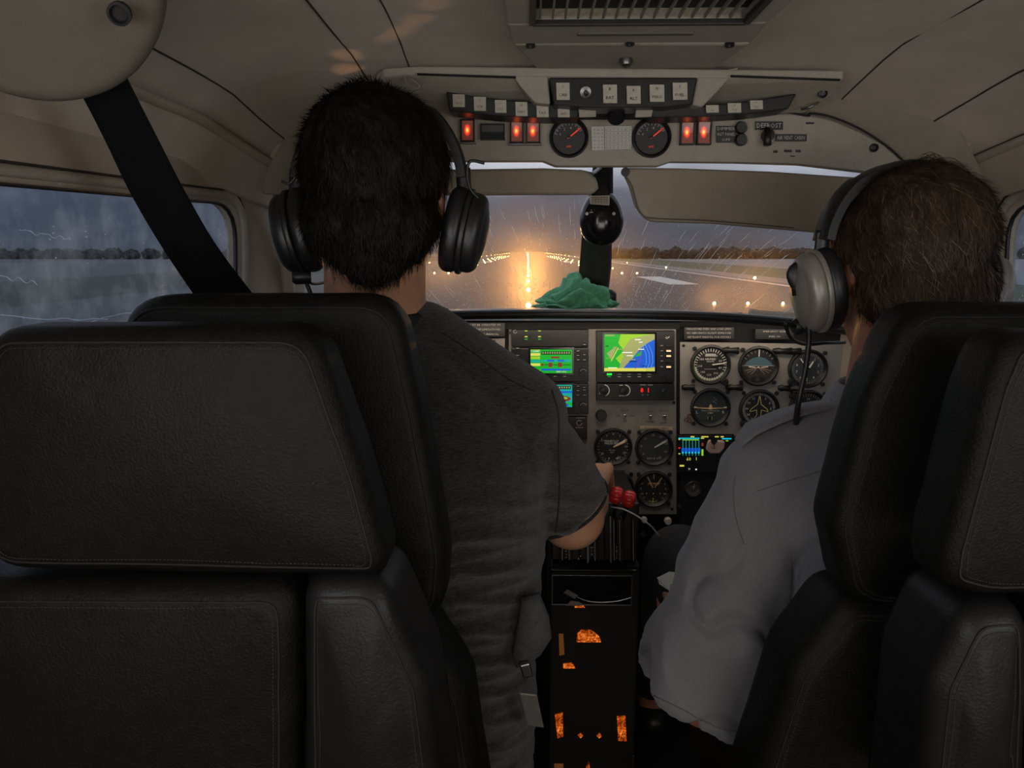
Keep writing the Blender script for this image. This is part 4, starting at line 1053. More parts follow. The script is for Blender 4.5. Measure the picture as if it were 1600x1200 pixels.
# ================================================================ headsets
def headset(M, s, label, cupmat, ringmat, w, thin, base, tilt=0, micside=-1, cupz=-.012, armo=.023):
    t = thing('headset', label, 'headset', base)
    T = M @ Matrix.Rotation(radians(tilt), 4, 'X')
    Tp = lambda x, y, z: T @ V((x * s, y * s, z * s))
    R3 = T.to_3x3()
    top = .127
    # band: flat strap over the head
    pts = []
    for i in range(-16, 17):
        a = radians(90 - i * 5.0); pts.append(((w + .008) * cos(a), 0, cupz + .03 + (top - cupz - .03) * sin(a) ** .85 if sin(a) > 0 else cupz + .03))
    bm = bmesh.new(); rings = []
    for i, (x, y, z) in enumerate(pts):
        p = pts[min(i + 1, len(pts) - 1)]; q = pts[max(i - 1, 0)]; d = V((p[0] - q[0], 0, p[2] - q[2])).normalized(); nn = V((d.z, 0, -d.x))
        if nn.dot(V((x, 0, z))) < 0: nn = -nn
        hw = thin; th = .0035 + (.003 if abs(i - 16) > 7 else 0)
        rings.append([Tp(*(V((x, y, z)) + V((0, sy * hw, 0)) + nn * so * th)) for sy, so in ((-1, -1), (-1, .6), (-.7, 1), (.7, 1), (1, .6), (1, -1))])
    bm_loft(bm, rings); o = frombm('headband', bm, ringmat, t, smooth=False); auto(o, 50)
    bm = bmesh.new(); rings = []
    for i, (x, y, z) in enumerate(pts[6:27]):
        rings.append([Tp(x * .955 + 0, sy * thin * .9, z - .006 + so * .004) for sy, so in ((-1, -1), (-1, 1), (1, 1), (1, -1))])
    bm_loft(bm, rings); frombm('band_cushion', bm, M_black, t, smooth=True)
    for sd in (-1, 1):
        cN = (R3 @ V((sd, -.05, -.20))).normalized(); c0 = Tp(sd * (w - .016), .002, cupz)
        exx = (R3 @ V((0, 1, 0))); eyy = cN.cross(exx).normalized()
        if eyy.z < 0: eyy = -eyy
        oval = [V((.038 * s * cos(a), .053 * s * sin(a))) for a in [2 * pi * i / 56 for i in range(56)]]
        pillow('ear_cushion', oval, c0, exx, eyy, cN, .024 * s, .010, .010, M_black, t, n=56)
        ov2 = [p * 1.0 for p in oval]
        c1 = c0 + cN * .022 * s
        pillow('ring', ov2, c1, exx, eyy, cN, .007 * s, .002, .002, ringmat if cupmat == ringmat else cupmat, t, n=56)
        c2_ = c1 + cN * .006 * s
        cup = pillow('ear_cup', [p * .93 for p in oval], c2_, exx, eyy, cN, .020 * s, .003, .013 * s, cupmat, t, puff_f=.006 * s, n=56)
        # yoke arm from band to cup
        e0 = V(pts[0 if sd < 0 else -1]); e0 = Tp(*pts[-1]) if sd > 0 else Tp(*pts[0])
        ends = sorted((pts[0], pts[-1]), key=lambda p: p[0] * sd)[-1]
        a0 = Tp(ends[0], 0, ends[2] + .012); a1 = Tp(ends[0] + sd * .004, 0, cupz + .035); a2 = c2_ + cN * (armo - .002) * s + eyy * .012 * s
        arm = spline([a0, a1, c2_ + cN * armo * s + eyy * .03 * s, a2], 6)
        bm = bmesh.new(); bm_tube(bm, arm, [.009 * s] * len(arm), 10, flat=.45); frombm('yoke_arm', bm, M_black, t, smooth=True)
        tube('yoke_tab', [a2 + eyy * .012 * s, a2 - eyy * .012 * s], .0085 * s, M_black, t, n=12, flat=.4) if cupmat is not M_black else None
        if sd == micside: mic = (c2_, exx, eyy, cN)
    return t, mic, Tp
M_silver = mat('silver_grey_shell', (.30, .275, .25), .38, metal=.35, nscale=30, namt=.05, spec=.5)
hb1, mic1, T1 = headset(H1, S1, 'black aviation headset worn by the man in the grey t-shirt', M_black, M_black, .098, .011, H1 @ V((0, 0, .16)), tilt=0, cupz=-.036, armo=.012)
c_, exx, eyy, cN = mic1
lathe('mic_pivot', c_ - eyy * .054 + exx * -.004, V((-1, -.3, 0)), [(0, -.010), (.008, -.010), (.009, .008), (.006, .012), (0, .012)], M_black, hb1, n=20)
b0 = c_ - eyy * .052
tube('mic_boom', spline([b0, b0 + exx * .03 - eyy * .008, b0 + exx * .08 - eyy * .004 - cN * .01, b0 + exx * .105 - cN * .05], 8), .0022, M_black, hb1)
tube('cable', spline([P(757, 255, .86), P(735, 252, .86), P(730, 272, .86), P(735, 295, .86), P(748, 310, .86)], 8), .0018, M_black, hb1)
tube('cable', spline([P(440, 283, .86), P(452, 287, .86), P(462, 276, .86)], 6), .0015, M_black, hb1)
tube('cable', spline([b0, b0 + V((.012, -.006, -.03)), b0 + V((.02, -.004, -.09))], 6), .0028, M_black, hb1)
hb2, mic2, T2 = headset(H2, S2 * 1.03, 'silver and black aviation headset worn by the man in the white shirt', M_silver, M_black, .102, .018, H2 @ V((0, 0, .16)), tilt=6, cupz=-.026)
c_, exx, eyy, cN = mic2
b0 = c_ - eyy * .040 + exx * .020 + cN * .012
lathe('mic_pivot', b0, cN, [(0, -.008), (.009, -.008), (.011, .004), (.008, .010), (0, .010)], M_black, hb2, n=20)
tube('mic_boom', spline([b0 + cN * .008, P(1228, 505, .88), P(1236, 528, .91), P(1258, 538, .95), P(1290, 536, .96), P(1320, 535, 1.0)], 8), .0022, M_black, hb2)
tube('cable', spline([P(1262, 500, .88), P(1264, 530, .88), P(1258, 580, .88), P(1246, 640, .88), P(1240, 720, .92)], 8), .0036, M_black, hb2)
# ================================================================ overhead switch panel
def ohplate(name, pts, Y, th, mt, parent, bevel=.002, tilt=0):
    """plate seen at those pixels; tilt moves points ahead with height (slope dY/dz)"""
    w = [P(x, y, Y) for x, y in pts]
    return prism(name, w, (0, -1, 0), th, mt, parent, bevel=bevel)
oh = thing('overhead_panel', 'cream moulded overhead panel above the windshield with gauges and lit switches', 'overhead panel', P(955, 215, 1.16))
EY = 1.15
face = [(470, 262), (500, 225), (560, 180), (640, 170), (900, 176), (1255, 176), (1300, 186), (1345, 205), (1385, 228), (1418, 262), (1400, 274), (1345, 268), (1250, 257), (1150, 254), (1048, 253), (1028, 260), (868, 260), (848, 252), (700, 252), (560, 258)]
# slightly bowed face plate with a rounded lower edge
c_, q_ = P(955, 220, EY), None
w = [P(x, y, EY) for x, y in face]; cc = sum(w, V()) / len(w)
bm = bmesh.new(); ol = rounded([(p.x - cc.x, p.z - cc.z) for p in w], .006, 3)
rings = []
for ins_, dy in ((.0, .016), (.0, .006), (.0012, .002), (.004, 0)):
    rings.append([cc + V((p.x * (1 - ins_ / .5), dy, p.y * (1 - ins_ / .06))) for p in ol])
bm_loft(bm, rings); frombm('face_plate', bm, M_plastic, oh, smooth=False)
FY = EY - .0005
# upper shelf (underside) left and right, slot shadows
prism('shelf', [P(600, 120, 1.06), P(655, 117, 1.06), P(1318, 124, 1.06), P(1300, 150, 1.10), P(1255, 178, 1.149), P(640, 178, 1.149), P(560, 150, 1.10)], (0, 0, 1), .012, M_plastic, oh, bevel=.003)
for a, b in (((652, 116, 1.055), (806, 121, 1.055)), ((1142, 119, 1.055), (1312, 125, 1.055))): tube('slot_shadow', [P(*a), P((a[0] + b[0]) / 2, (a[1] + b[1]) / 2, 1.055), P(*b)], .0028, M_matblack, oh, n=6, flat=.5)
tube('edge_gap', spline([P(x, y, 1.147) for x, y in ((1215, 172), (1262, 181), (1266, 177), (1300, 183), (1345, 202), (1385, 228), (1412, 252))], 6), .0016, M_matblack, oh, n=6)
# switch strips
def strip(name, pts, Y, tags_, lab):
    s_ = prism(name, [P(x, y, Y) for x, y in pts], (0, 1, 0), .05, M_black, oh, bevel=.002)
    for (x0, y0, x1, y1, sk, txt) in tags_:
        r = prism('switch_tag', [P(x0, y0, Y - .004), P(x1, y0 + sk * .3, Y - .004), P(x1 + .4, y1 + sk * .3, Y - .0045), P(x0 + .8, y1, Y - .0045)], (0, 1, 0), .0035, M_paper, s_, bevel=.0004)
        if txt:
            ik = Ink(lambda x, y, h: P(x, y, Y - .0055) + V((0, -h, 0)))
            ik.text(txt, (x0 + x1) / 2, y0 + (y1 - y0) * .72, (y1 - y0) * .26, M_dialgrey, flip=-1)
            ik.text(txt[0], (x0 + x1) / 2, y0 + (y1 - y0) * .25, (y1 - y0) * .22, M_dialgrey, flip=-1)
            ik.line(x0 + 1.5, (y0 + y1) / 2, x1 - 1.5, (y0 + y1) / 2 + sk * .2, .5, M_dimwhite)
            ik.build('tag_print', s_)
    return s_
strip('switch_strip', [(697, 143), (760, 153), (830, 159), (905, 166), (905, 184), (850, 184), (780, 181), (702, 173)], 1.085,
      [(707, 147, 726, 167, 1, 'LDG'), (740, 151, 759, 173, 1, 'STB'), (773, 156, 791, 176, 1, 'LTS'), (805, 159, 824, 181, 1, 'NAV'), (838, 160, 857, 183, 0, 'TAX'), (871, 165, 890, 183, 0, 'ANT')], 'l')
strip('switch_strip', [(1010, 166), (1100, 165), (1170, 158), (1245, 146), (1232, 170), (1170, 178), (1100, 182), (1020, 184)], 1.085,
      [(1103, 164, 1123, 176, -1, 'PIT'), (1137, 161, 1158, 176, -1, 'AUX'), (1172, 157, 1192, 171, -2, 'FAN')], 'r')
strip('switch_block', [(858, 121), (1090, 121), (1082, 162), (1040, 167), (930, 168), (866, 164)], 1.055,
      [(869, 129, 890, 156, 0, 'CAB'), (942, 132, 964, 161, 0, 'BAT'), (979, 134, 1001, 162, 0, 'ALT'), (1015, 132, 1038, 159, 0, 'MAG'), (1051, 129, 1074, 156, -1, 'FUEL')], 'c')
sb = oh
lathe('toggle', P(915, 144, 1.052), (0, -1, -.3), [(0, -.004), (.0075, -.004), (.0075, .001), (.003, .002), (.0025, .010), (.0035, .016), (0, .018)], M_steel, oh, n=16)
prism('centre_recess', [P(893, 167, 1.13), P(1020, 167, 1.13), P(1016, 184, 1.13), P(895, 184, 1.13)], (0, 1, 0), .018, M_matblack, oh)
prism('bracket', [P(903, 168, 1.08), P(931, 170, 1.08), P(931, 183, 1.08), P(905, 184, 1.08)], (0, -1, 0), .003, M_plastic, oh)
prism('bracket', [P(993, 172, 1.08), P(1020, 170, 1.08), P(1018, 183, 1.08), P(992, 184, 1.08)], (0, -1, 0), .003, M_plastic, oh)
lathe('eyeball_light', P(963, 184, 1.10), (0, -.7, -.7), [(0, -.02), (.012, -.02), (.0128, .0), (.010, .004), (.0095, .002), (0, .0015)], M_black, oh, n=24)
# headliner return that closes the corners beside the panel
for mir in (0, 1):
    pts = [P(x, y, 1.168) for x, y in [(1235, 160), (1300, 140), (1400, 150), (1500, 200), (1534, 262), (1540, 300), (1500, 305), (1425, 285), (1400, 273), (1360, 262), (1330, 230), (1280, 200)]]
    if mir: pts = [V((2 * XC - p.x, p.y, p.z)) for p in pts]
    prism('corner_trim', pts, (0, 1, 0), .012, mat('liner_darkened', (.27, .235, .19), .95, nscale=9, namt=.12, bump=.4, bscale=900, spec=.1), ceil, bevel=.004)  # headliner fabric darkened here to offset the light this face catches
# screws and hook
for x, y, Y in ((1286, 146, 1.09), (1366, 231, 1.146)): lathe('screw', P(x, y, Y), (0, -1, -.2), [(0, -.003), (.0062, -.003), (.0062, .001), (.004, .002), (.003, 0), (0, 0)], M_black, oh, n=16)
tube('hook', spline([P(1252, 171, 1.12), P(1264, 168, 1.11), P(1275, 162, 1.11), P(1279, 160, 1.12)], 5), .0018, M_steel, oh)
tube('wire_clip', spline([P(627, 125, 1.06), P(640, 123, 1.04), P(655, 133, 1.03), P(650, 138, 1.03), P(636, 132, 1.04), P(632, 118, 1.05)], 5), .0015, M_plastic, oh)
# console with the cabin air grille
cs = thing('air_console', 'cream ceiling console holding the slatted air grille, top centre', 'console', P(1000, 60, .9))
cb = EZ + .246
def U(px, py, z=cb):
    """point of the horizontal plane z seen at the pixel"""
    d = campt(px - 800, 600 - py, FPX); t = (z - EZ) / d.z; return CAMLOC + d * t
out_ = [U(700, -250), U(782, 0), U(800, 69), U(856, 121), U(1092, 121), U(1173, 69), U(1232, 0), U(1480, -250)]
hole_ = [U(828, -200), U(832, 38), U(1164, 38), U(1215, -12), U(1260, -60), U(1300, -200)]
bm = bmesh.new()
o1 = [bm.verts.new(p) for p in out_]; o2 = [bm.verts.new(p + V((0, 0, .05))) for p in out_]
# underside as strips around the grille opening
A, B, C_, D, E_, F2, G, Hh = out_
def fq(*ps): bm.faces.new([bm.verts.new(p) for p in ps])
g0, g1, g2, g3 = hole_[0], hole_[1], hole_[2], hole_[3]
for i in range(8):
    j = (i + 1) % 8; bm.faces.new((o1[i], o1[j], o2[j], o2[i]))
fq(A, B, V((g0.x, B.y, cb)), V((g0.x, A.y, cb))); fq(B, C_, V((g1.x, C_.y, cb)), V((g1.x, B.y, cb)))
gx0, gx1, gy1 = g1.x, U(1164, 38).x, g1.y
gy0 = .35
bm.free(); bm = bmesh.new()
def slab(poly, h=.05):
    bm_loft(bm, [[p for p in poly], [p + V((0, 0, h)) for p in poly]])
lx0 = [(p.x, p.y) for p in out_]
yA = .42
xl = lambda y: C_.x + (B.x - C_.x) * (C_.y - y) / (C_.y - B.y); xr = lambda y: F2.x + (G.x - F2.x) * (F2.y - y) / (F2.y - G.y)
slab([V((xl(C_.y), C_.y, cb)), V((xr(C_.y), C_.y, cb)), V((xr(gy1), gy1, cb)), V((xl(gy1), gy1, cb))])
slab([V((xl(gy1), gy1, cb)), V((gx0, gy1, cb)), V((gx0, yA, cb)), V((xl(gy1) - .01, yA, cb))])
slab([V((gx1, gy1, cb)), V((xr(gy1), gy1, cb)), V((xr(gy1) + .01, yA, cb)), V((gx1, yA, cb))])
o_ = frombm('console_shell', bm, M_plastic, cs, bevel=.003)
# nose sloping on to the switch block
bm = bmesh.new()
n0 = [C_, F2, E_, D]
bm_loft(bm, [[C_ + V((0, .001, .0)), F2 + V((0, .001, 0)), E_ + V((0, 0, -.004)), D + V((0, 0, -.004))], [C_ + V((0, .001, .045)), F2 + V((0, .001, .045)), E_ + V((.015, 0, .035)), D + V((-.015, 0, .035))]])
frombm('console_nose', bm, M_plastic, cs, bevel=.004)
for pts in ([(796, 112), (856, 118), (860, 163), (836, 161), (812, 134)], [(1089, 121), (1100, 116), (1156, 104), (1141, 122), (1098, 167), (1081, 164)]):
    prism('nose_cheek', [P(x, y, 1.062) for x, y in pts], (0, 1, 0), .03, M_plastic, cs, bevel=.003)
grm = mat('grille_dark', (.012, .012, .012), .6)
box('grille_well', ((gx0 + gx1) / 2, (gy1 + yA) / 2, cb + .018), (gx1 - gx0, gy1 - yA, .004), grm, cs, bevel=0)
frm = [V((gx0, gy1, cb)), V((gx1, gy1, cb)), V((gx1, yA, cb)), V((gx0, yA, cb))]
for a, b in zip(frm, frm[1:] + frm[:1]):
    md = (a + b) / 2; d = b - a; box('grille_frame', md + V((0, 0, .001)), (max(abs(d.x), .007), max(abs(d.y), .007), .006), M_black, cs, bevel=.001)
ns = 17
M_slat = mat('grille_slat', (.20, .185, .16), .45)
for i in range(ns):
    x = gx0 + (gx1 - gx0) * (i + .6) / ns
    bm = bmesh.new(); bm_box(bm, (x, (gy1 + yA) / 2, cb + .006), (.0022, gy1 - yA - .008, .004)); frombm('slat', bm, M_slat, cs)
a, b = U(902, 52, cb - .001), U(1083, 52, cb - .001)
box('card_slot', (a + b) / 2, (b.x - a.x, .008, .004), mat('slot_grey', (.10, .09, .08), .7), cs, bevel=.001)
for x, y in ((829, 71), (984, 68), (1140, 70)):
    p = U(x, y, cb - .0005); lathe('screw', p, (0, -.2, -1), [(0, -.002), (.0058, -.002), (.0058, .0015), (.0035, .0015), (.0028, -.001), (0, -.001)], M_black, cs, n=14)
lathe('latch_knob', U(978, 95, cb - .004), (0, -.3, -1), [(0, -.004), (.008, -.004), (.009, .002), (.006, .007), (.003, .008), (0, .008)], M_steel, cs, n=18)

# instruments -----------------------------------------------------------
def gauge_at(name, label, cat, C, R, mt_dial, draw, n=V((0, -1, 0)), group=None, rim=M_black, depth=.012, flush=False):
    """round instrument: bezel ring, recessed dial with print, needle(s)"""
    t = thing(name, label, cat, C, group)
    ax = n
    lathe('bezel', C, ax, [(R * .80, -.002), (R * .86, .002), (R * .93, .0055), (R, .0045), (R * 1.02, 0), (R * 1.0, -.004), (R * .5, -.004)], rim, t, n=40)
    lathe('dial', C, ax, [(0, -.002), (R * .87, -.002), (R * .87, -.0008), (0, -.0008)], mt_dial, t, n=40)
    ex = V((1, 0, 0)); ey = ex.cross(ax).normalized(); ey = ey if ey.z > 0 else -ey
    fn = lambda u, v, h: C + ex * (u * R) + ey * (v * R) + ax * (h - .0004)
    ik = Ink(fn); draw(ik, fn, t)
    if ik.f: ik.build('dial_markings', t)
    return t
def ticks(ik, r0, r1, a0, a1, n, w, mt, h=0):
    for i in range(n + 1):
        a = radians(a0 + (a1 - a0) * i / n); ik.line(r0 * cos(a), r0 * sin(a), r1 * cos(a), r1 * sin(a), w, mt, h)
def nums(ik, r, a0, a1, txts, size, mt, h=0):
    k = len(txts)
    for i, s_ in enumerate(txts):
        a = radians(a0 + (a1 - a0) * i / max(k - 1, 1)); ik.text(s_, r * cos(a), r * sin(a), size, mt, h)
def needle(fn, t, ang, l0, l1, w, mt, h=.003, name='needle'):
    a = radians(ang); d = V((cos(a), sin(a))); nn = V((-d.y, d.x)) * w
    pts = [d * l0 + nn, d * (l1 * .8) + nn * .9, d * l1, d * (l1 * .8) - nn * .9, d * l0 - nn]
    up = fn(0, 0, 1) - fn(0, 0, 0)
    prism(name, [fn(p.x, p.y, h) for p in pts], up, .0006, mt, t, bevel=0)
def hub(fn, t, r=.1, h=.003):
    up = fn(0, 0, 1) - fn(0, 0, 0); R = (fn(1, 0, 0) - fn(0, 0, 0)).length
    lathe('hub', fn(0, 0, h), up, [(0, -.001), (r * R, -.001), (r * R, .001), (0, .0014)], M_black, t, n=16)
M_redneedle = mat('red_needle', (.75, .06, .03), .5, emit=(.9, .05, .02), estr=.35)
def d_oh(ik, fn, t):
    ticks(ik, .62, .78, 30, 165, 9, .03, M_dimwhite); ticks(ik, .70, .78, 30, 165, 27, .015, M_dimwhite)
    nums(ik, .48, 160, 40, ['0', '2', '4', '6'], .2, M_dimwhite); ik.text('AMP', 0, -.45, .14, M_redneedle)
    needle(fn, t, 38, -.1, .78, .035, M_redneedle); hub(fn, t, .09)
Rg = 29 * 1.145 / FPX
gauge_at('ammeter_gauge', 'left of the two small overhead gauges, red needle up to the right', 'gauge', P(889, 215, 1.146), Rg, M_dial, d_oh, group='overhead gauges')
gauge_at('ammeter_gauge', 'right of the two small overhead gauges, beside the printed card', 'gauge', P(1018, 215, 1.146), Rg, M_dial, d_oh, group='overhead gauges')
# lit rocker switches
M_redlit = bpy.data.materials.new('red_lit_lens'); M_redlit.use_nodes = True
_t = M_redlit.node_tree; _b = _t.nodes['Principled BSDF']; _b.inputs['Base Color'].default_value = (.30, .16, .13, 1); _b.inputs['Roughness'].default_value = .25
_co = _t.nodes.new('ShaderNodeTexCoord'); _mp = _t.nodes.new('ShaderNodeMapping'); _mp.inputs['Location'].default_value = (.12, 0, -.08); _mp.inputs['Scale'].default_value = (190, 0, 105)
_gr = _t.nodes.new('ShaderNodeTexGradient'); _gr.gradient_type = 'SPHERICAL'; _t.links.new(_co.outputs['Object'], _mp.inputs[0]); _t.links.new(_mp.outputs[0], _gr.inputs[0])
_rr = _t.nodes.new('ShaderNodeValToRGB'); _rr.color_ramp.elements[0].color = (.05, .002, .001, 1); _rr.color_ramp.elements[1].color = (4, .9, .1, 1); _rr.color_ramp.elements[1].position = .95
_x = _rr.color_ramp.elements.new(.5); _x.color = (1.1, .03, .008, 1)
_t.links.new(_gr.outputs[0], _rr.inputs[0]); _t.links.new(_rr.outputs[0], _b.inputs['Emission Color']); _b.inputs['Emission Strength'].default_value = 1.0
def rocker(x0, y0, x1, y1, label, lit=True, base=True):
    c = P((x0 + x1) / 2, (y0 + y1) / 2, 1.146); t = thing('rocker_switch', label, 'switch', c, 'overhead rocker switches')
    a, b = P(x0, y0, 1.146), P(x1, y1, 1.146); w_, h_ = b.x - a.x, a.z - b.z
    fr = .0022
    for cx_, cz_, sx_, sz_ in ((0, h_ / 2 - fr / 2, w_, fr), (0, -h_ / 2 + fr / 2, w_, fr), (-w_ / 2 + fr / 2, 0, fr, h_), (w_ / 2 - fr / 2, 0, fr, h_)):
        box('switch_frame', c + V((cx_, -.001, cz_)), (sx_, .010, sz_), M_black, t, bevel=.0006)
    bm = bmesh.new(); hw, hh = w_ / 2 - fr, h_ / 2 - fr
    bm_loft(bm, [[c + V((-hw, dy - .002, z)), c + V((hw, dy - .002, z)), c + V((hw, .004, z)), c + V((-hw, .004, z))] for z, dy in ((-hh, -.0035), (-hh * .3, -.001), (0, -.0002), (hh * .4, -.0008), (hh, -.002))])
    frombm('lit_lens' if lit else 'grey_lens', bm, M_redlit if lit else M_dialgrey, t)
    if base: box('guard', c + V((0, -.004, -h_ / 2 - .002)), (w_ + .004, .008, .003), M_steel, t, bevel=.001)
    return t
rocker(720, 187, 742, 222, 'red lit rocker switch beside the left man\'s headband')
rocker(797, 188, 818, 224, 'left of the paired red lit rocker switches beside the left gauge')
rocker(822, 188, 844, 224, 'right of the paired red lit rocker switches beside the left gauge')
rocker(1063, 189, 1084, 227, 'red lit rocker switch just right of the right overhead gauge', base=False)
rocker(1089, 189, 1110, 227, 'second red lit rocker switch right of the overhead gauges, next to the black placard', base=False)
rocker(751, 194, 789, 219, 'wide unlit grey rocker switch between the red lit ones', lit=False, base=False)
prism('switch_clip', [P(1073, 180, 1.14), P(1102, 180, 1.14), P(1102, 189, 1.14), P(1073, 189, 1.14)], (0, -1, 0), .008, M_black, oh, bevel=.001)
# printed card between the gauges
M_card = mat('card_white', (.62, .60, .55), .7)
cd = thing('printed_card', 'small printed correction card between the two overhead gauges', 'card', P(956, 215, 1.143))
prism('card', [P(924, 198, 1.1455), P(987, 197, 1.1455), P(986, 233, 1.1455), P(925, 235, 1.1455)], (0, -1, 0), .0012, M_card, cd, bevel=0)
ik = Ink(lambda x, y, h: P(x, y, 1.1435) + V((0, -h, 0)))
for r in range(6):
    for k in range(10): ik.text(random.choice(['030', '12', 'N', '33', '270', 'E', '06', 'W', '15']), 929 + k * 6.1, 203 + r * 5.6, 3.6, M_dialgrey, flip=-1)
for r in range(7): ik.line(945, 200 + r * 5.6, 985, 200 + r * 5.6, .35, M_dialgrey)
ik.line(944.5, 198, 944.5, 234, .7, M_dialgrey)
ik.build('card_print', cd)
# placards and lever on the right end
def placard(x0, y0, x1, y1, Y, lines, label, parent=None, mt=M_black, ink=M_dimwhite, name='placard', sz=None):
    t = thing(name, label, 'placard', P((x0 + x1) / 2, (y0 + y1) / 2, Y)) if parent is None else parent
    prism('plate', [P(x0, y0, Y), P(x1, y0, Y), P(x1, y1, Y), P(x0, y1, Y)], (0, -1, 0), .0015, mt, t, bevel=.0003)
    ik = Ink(lambda x, y, h: P(x, y, Y - .0018) + V((0, -h, 0))); n = len(lines)
    for i, s_ in enumerate(lines):
        size = sz or (y1 - y0) / n * .8; ty = y0 + (y1 - y0) * (i + .5) / n
        ln = text_mesh(s_); wd = (max(v[0] for v in ln[0]) - min(v[0] for v in ln[0])) * size; sx = min(1.15, (x1 - x0) * .9 / wd)
        ik.text(s_, (x0 + x1) / 2, ty, size, ink, flip=-1, sx=sx)
    ik.build('plate_lettering', t); return t
placard(1119, 197, 1150, 223, 1.147, ['DIMMER', 'INST PANEL', 'OFF'], 'square black placard next to two small dimmer wheels')
for y in (200, 219):
    o = lathe('dimmer_wheel', P(1157, y, 1.146), (0, -1, 0), [(0, -.002), (.0085, -.002), (.009, .004), (.0075, .008), (0, .008)], M_black, None, n=28)
    tagp(o, ('upper' if y == 200 else 'lower') + ' black dimmer wheel right of the square overhead placard', 'dial', 'dimmer wheels')
placard(1180, 190, 1223, 203, 1.147, ['DEFROST'], 'small black placard behind the overhead lever')
lv = thing('vent_lever', 'black overhead lever hanging over its small placard', 'lever', P(1199, 212, 1.14))
lathe('lever_hub', P(1199, 212, 1.146), (0, -1, 0), [(0, -.002), (.009, -.002), (.0085, .008), (0, .009)], M_black, lv, n=20)
tube('lever_arm', [P(1199, 200, 1.136), P(1199, 214, 1.134), P(1199, 226, 1.13)], [.0045, .0055, .0060], M_black, lv, n=12)
placard(1212, 210, 1260, 221, 1.147, ['AIR VENT CABIN'], 'narrow black placard right of the overhead lever')
for x0, y0, x1, y1 in ((1208, 235, 1215, 239), (1225, 234, 1237, 238), (1243, 234, 1251, 238), (1235, 243, 1242, 245), (1259, 191, 1272, 194)):
    prism('printed_mark', [P(x0, y0, 1.1485), P(x1, y0, 1.1485), P(x1, y1, 1.1485), P(x0, y1, 1.1485)], (0, -1, 0), .0006, M_black, oh, bevel=0)
# ================================================================ instrument panel
PY = 1.50
ip = thing('instrument_panel', 'grey metal instrument panel below the glareshield', 'instrument panel', P(950, 650, PY))
tl, br = P(580, 506, PY + .006), P(1300, 905, PY + .006)
box('back_plate', ((tl.x + br.x) / 2, PY + .012, (tl.z + br.z) / 2 + .006), (br.x - tl.x, .012, tl.z - br.z), M_matblack, ip, bevel=0)
def pp(name, pts, mt, th=.003, bevel=.0008, parent=None, Y=PY):
    return prism(name, [P(x, y, Y) for x, y in pts], (0, -1, 0), th, mt, parent or ip, bevel=bevel)
pp('left_plate', [(600, 528), (789, 528), (789, 700), (600, 700)], M_panel2)
pp('centre_plate', [(795, 512), (1056, 514), (1057, 803), (795, 803)], M_panel2)
pp('right_plate', [(1062, 534), (1316, 538), (1316, 684), (1062, 681)], M_panel)
pp('upper_rail', [(680, 503), (1062, 503), (1062, 514), (680, 514)], M_matblack, .006)
IK = Ink(lambda x, y, h: P(x, y, PY - .0032) + V((0, -h, 0)))
GP = PY - .0052
def g(name, label, px, py, r, dial, draw, knob=None, rim=M_black, corners=True, group='panel gauges'):
    C = P(px, py, GP); R = r * 1.5 / FPX * 1.01
    t = gauge_at(name, label, 'gauge', C, R, dial, draw, group=group, rim=rim)
    if corners:
        for a in (45, 135, 225, 315):
            q = C + V((cos(radians(a)), 0, sin(radians(a)))) * R * 1.16
            lathe('screw', q, (0, -1, 0), [(0, 0), (.0045, 0), (.0045, .002), (.002, .0028), (0, .0022)], M_black, t, n=10)
    if knob:
        q = C + V((cos(radians(knob)), 0, sin(radians(knob)))) * R * 1.08
        lathe('setting_knob', q + V((0, -.002, 0)), (0, -1, 0), [(0, 0), (.0075, 0), (.007, .012), (.006, .014), (0, .014)], M_black, t, n=18)
    return t
def d_air(ik, fn, t):
    ik.arc(0, 0, .80, .035, 150, 355, M_greenp, n=30); ik.arc(0, 0, .74, .05, 190, 330, M_white, n=24)
    ticks(ik, .66, .83, -30, 330, 36, .03, M_white); nums(ik, .52, 60, -250, ['40', '60', '80', '100', '120', '140', '160', '180', '200'], .16, M_white)
    ik.rect(-.25, .42, .25, .56, M_dimwhite, .0001); ik.text('AIRSPEED', 0, .28, .13, M_white); ik.text('KNOTS', 0, .16, .11, M_white); ik.line(-.3, -.22, .3, -.22, .02, M_dimwhite)
    needle(fn, t, 8, .08, .82, .03, M_white)
M_skyblue = mat('attitude_blue', (.075, .15, .18), .5); M_att = mat('attitude_brown', (.035, .030, .027), .5)
def d_att(ik, fn, t):
    pts = [(.80 * cos(radians(a)), .80 * sin(radians(a))) for a in range(180, 361, 12)]; ik.poly(pts, M_att, .0002)
    ik.poly([(-.72, .02), (-.62, .18), (-.35, .38), (0, .48), (.35, .38), (.62, .18), (.72, .02)], M_skyblue, .0003)
    ik.line(-.8, .02, .8, .02, .02, M_dimwhite, .0004); ik.line(-.48, -.03, -.15, -.06, .045, M_white, .001); ik.line(.15, -.06, .48, -.03, .045, M_white, .001); ik.disc(0, -.05, .04, M_white, .001)
    for k, a in enumerate((-70, -50, -30, 30, 50, 70)): ik.line(0, -.05, .7 * sin(radians(a)), -.12 - .35 * cos(radians(a)), .015, M_amberp if k in (0, 5) else M_dimwhite, .0005)
    ik.line(0, .48, 0, .85, .05, M_white, .0006); ticks(ik, .70, .84, 30, 150, 8, .02, M_dimwhite, .0005)
    ik.poly([(-.45, -.85), (-.3, -.55), (.3, -.55), (.45, -.85)], M_matblack, .0008); ik.disc(0, -.68, .12, M_dialgrey, .001)
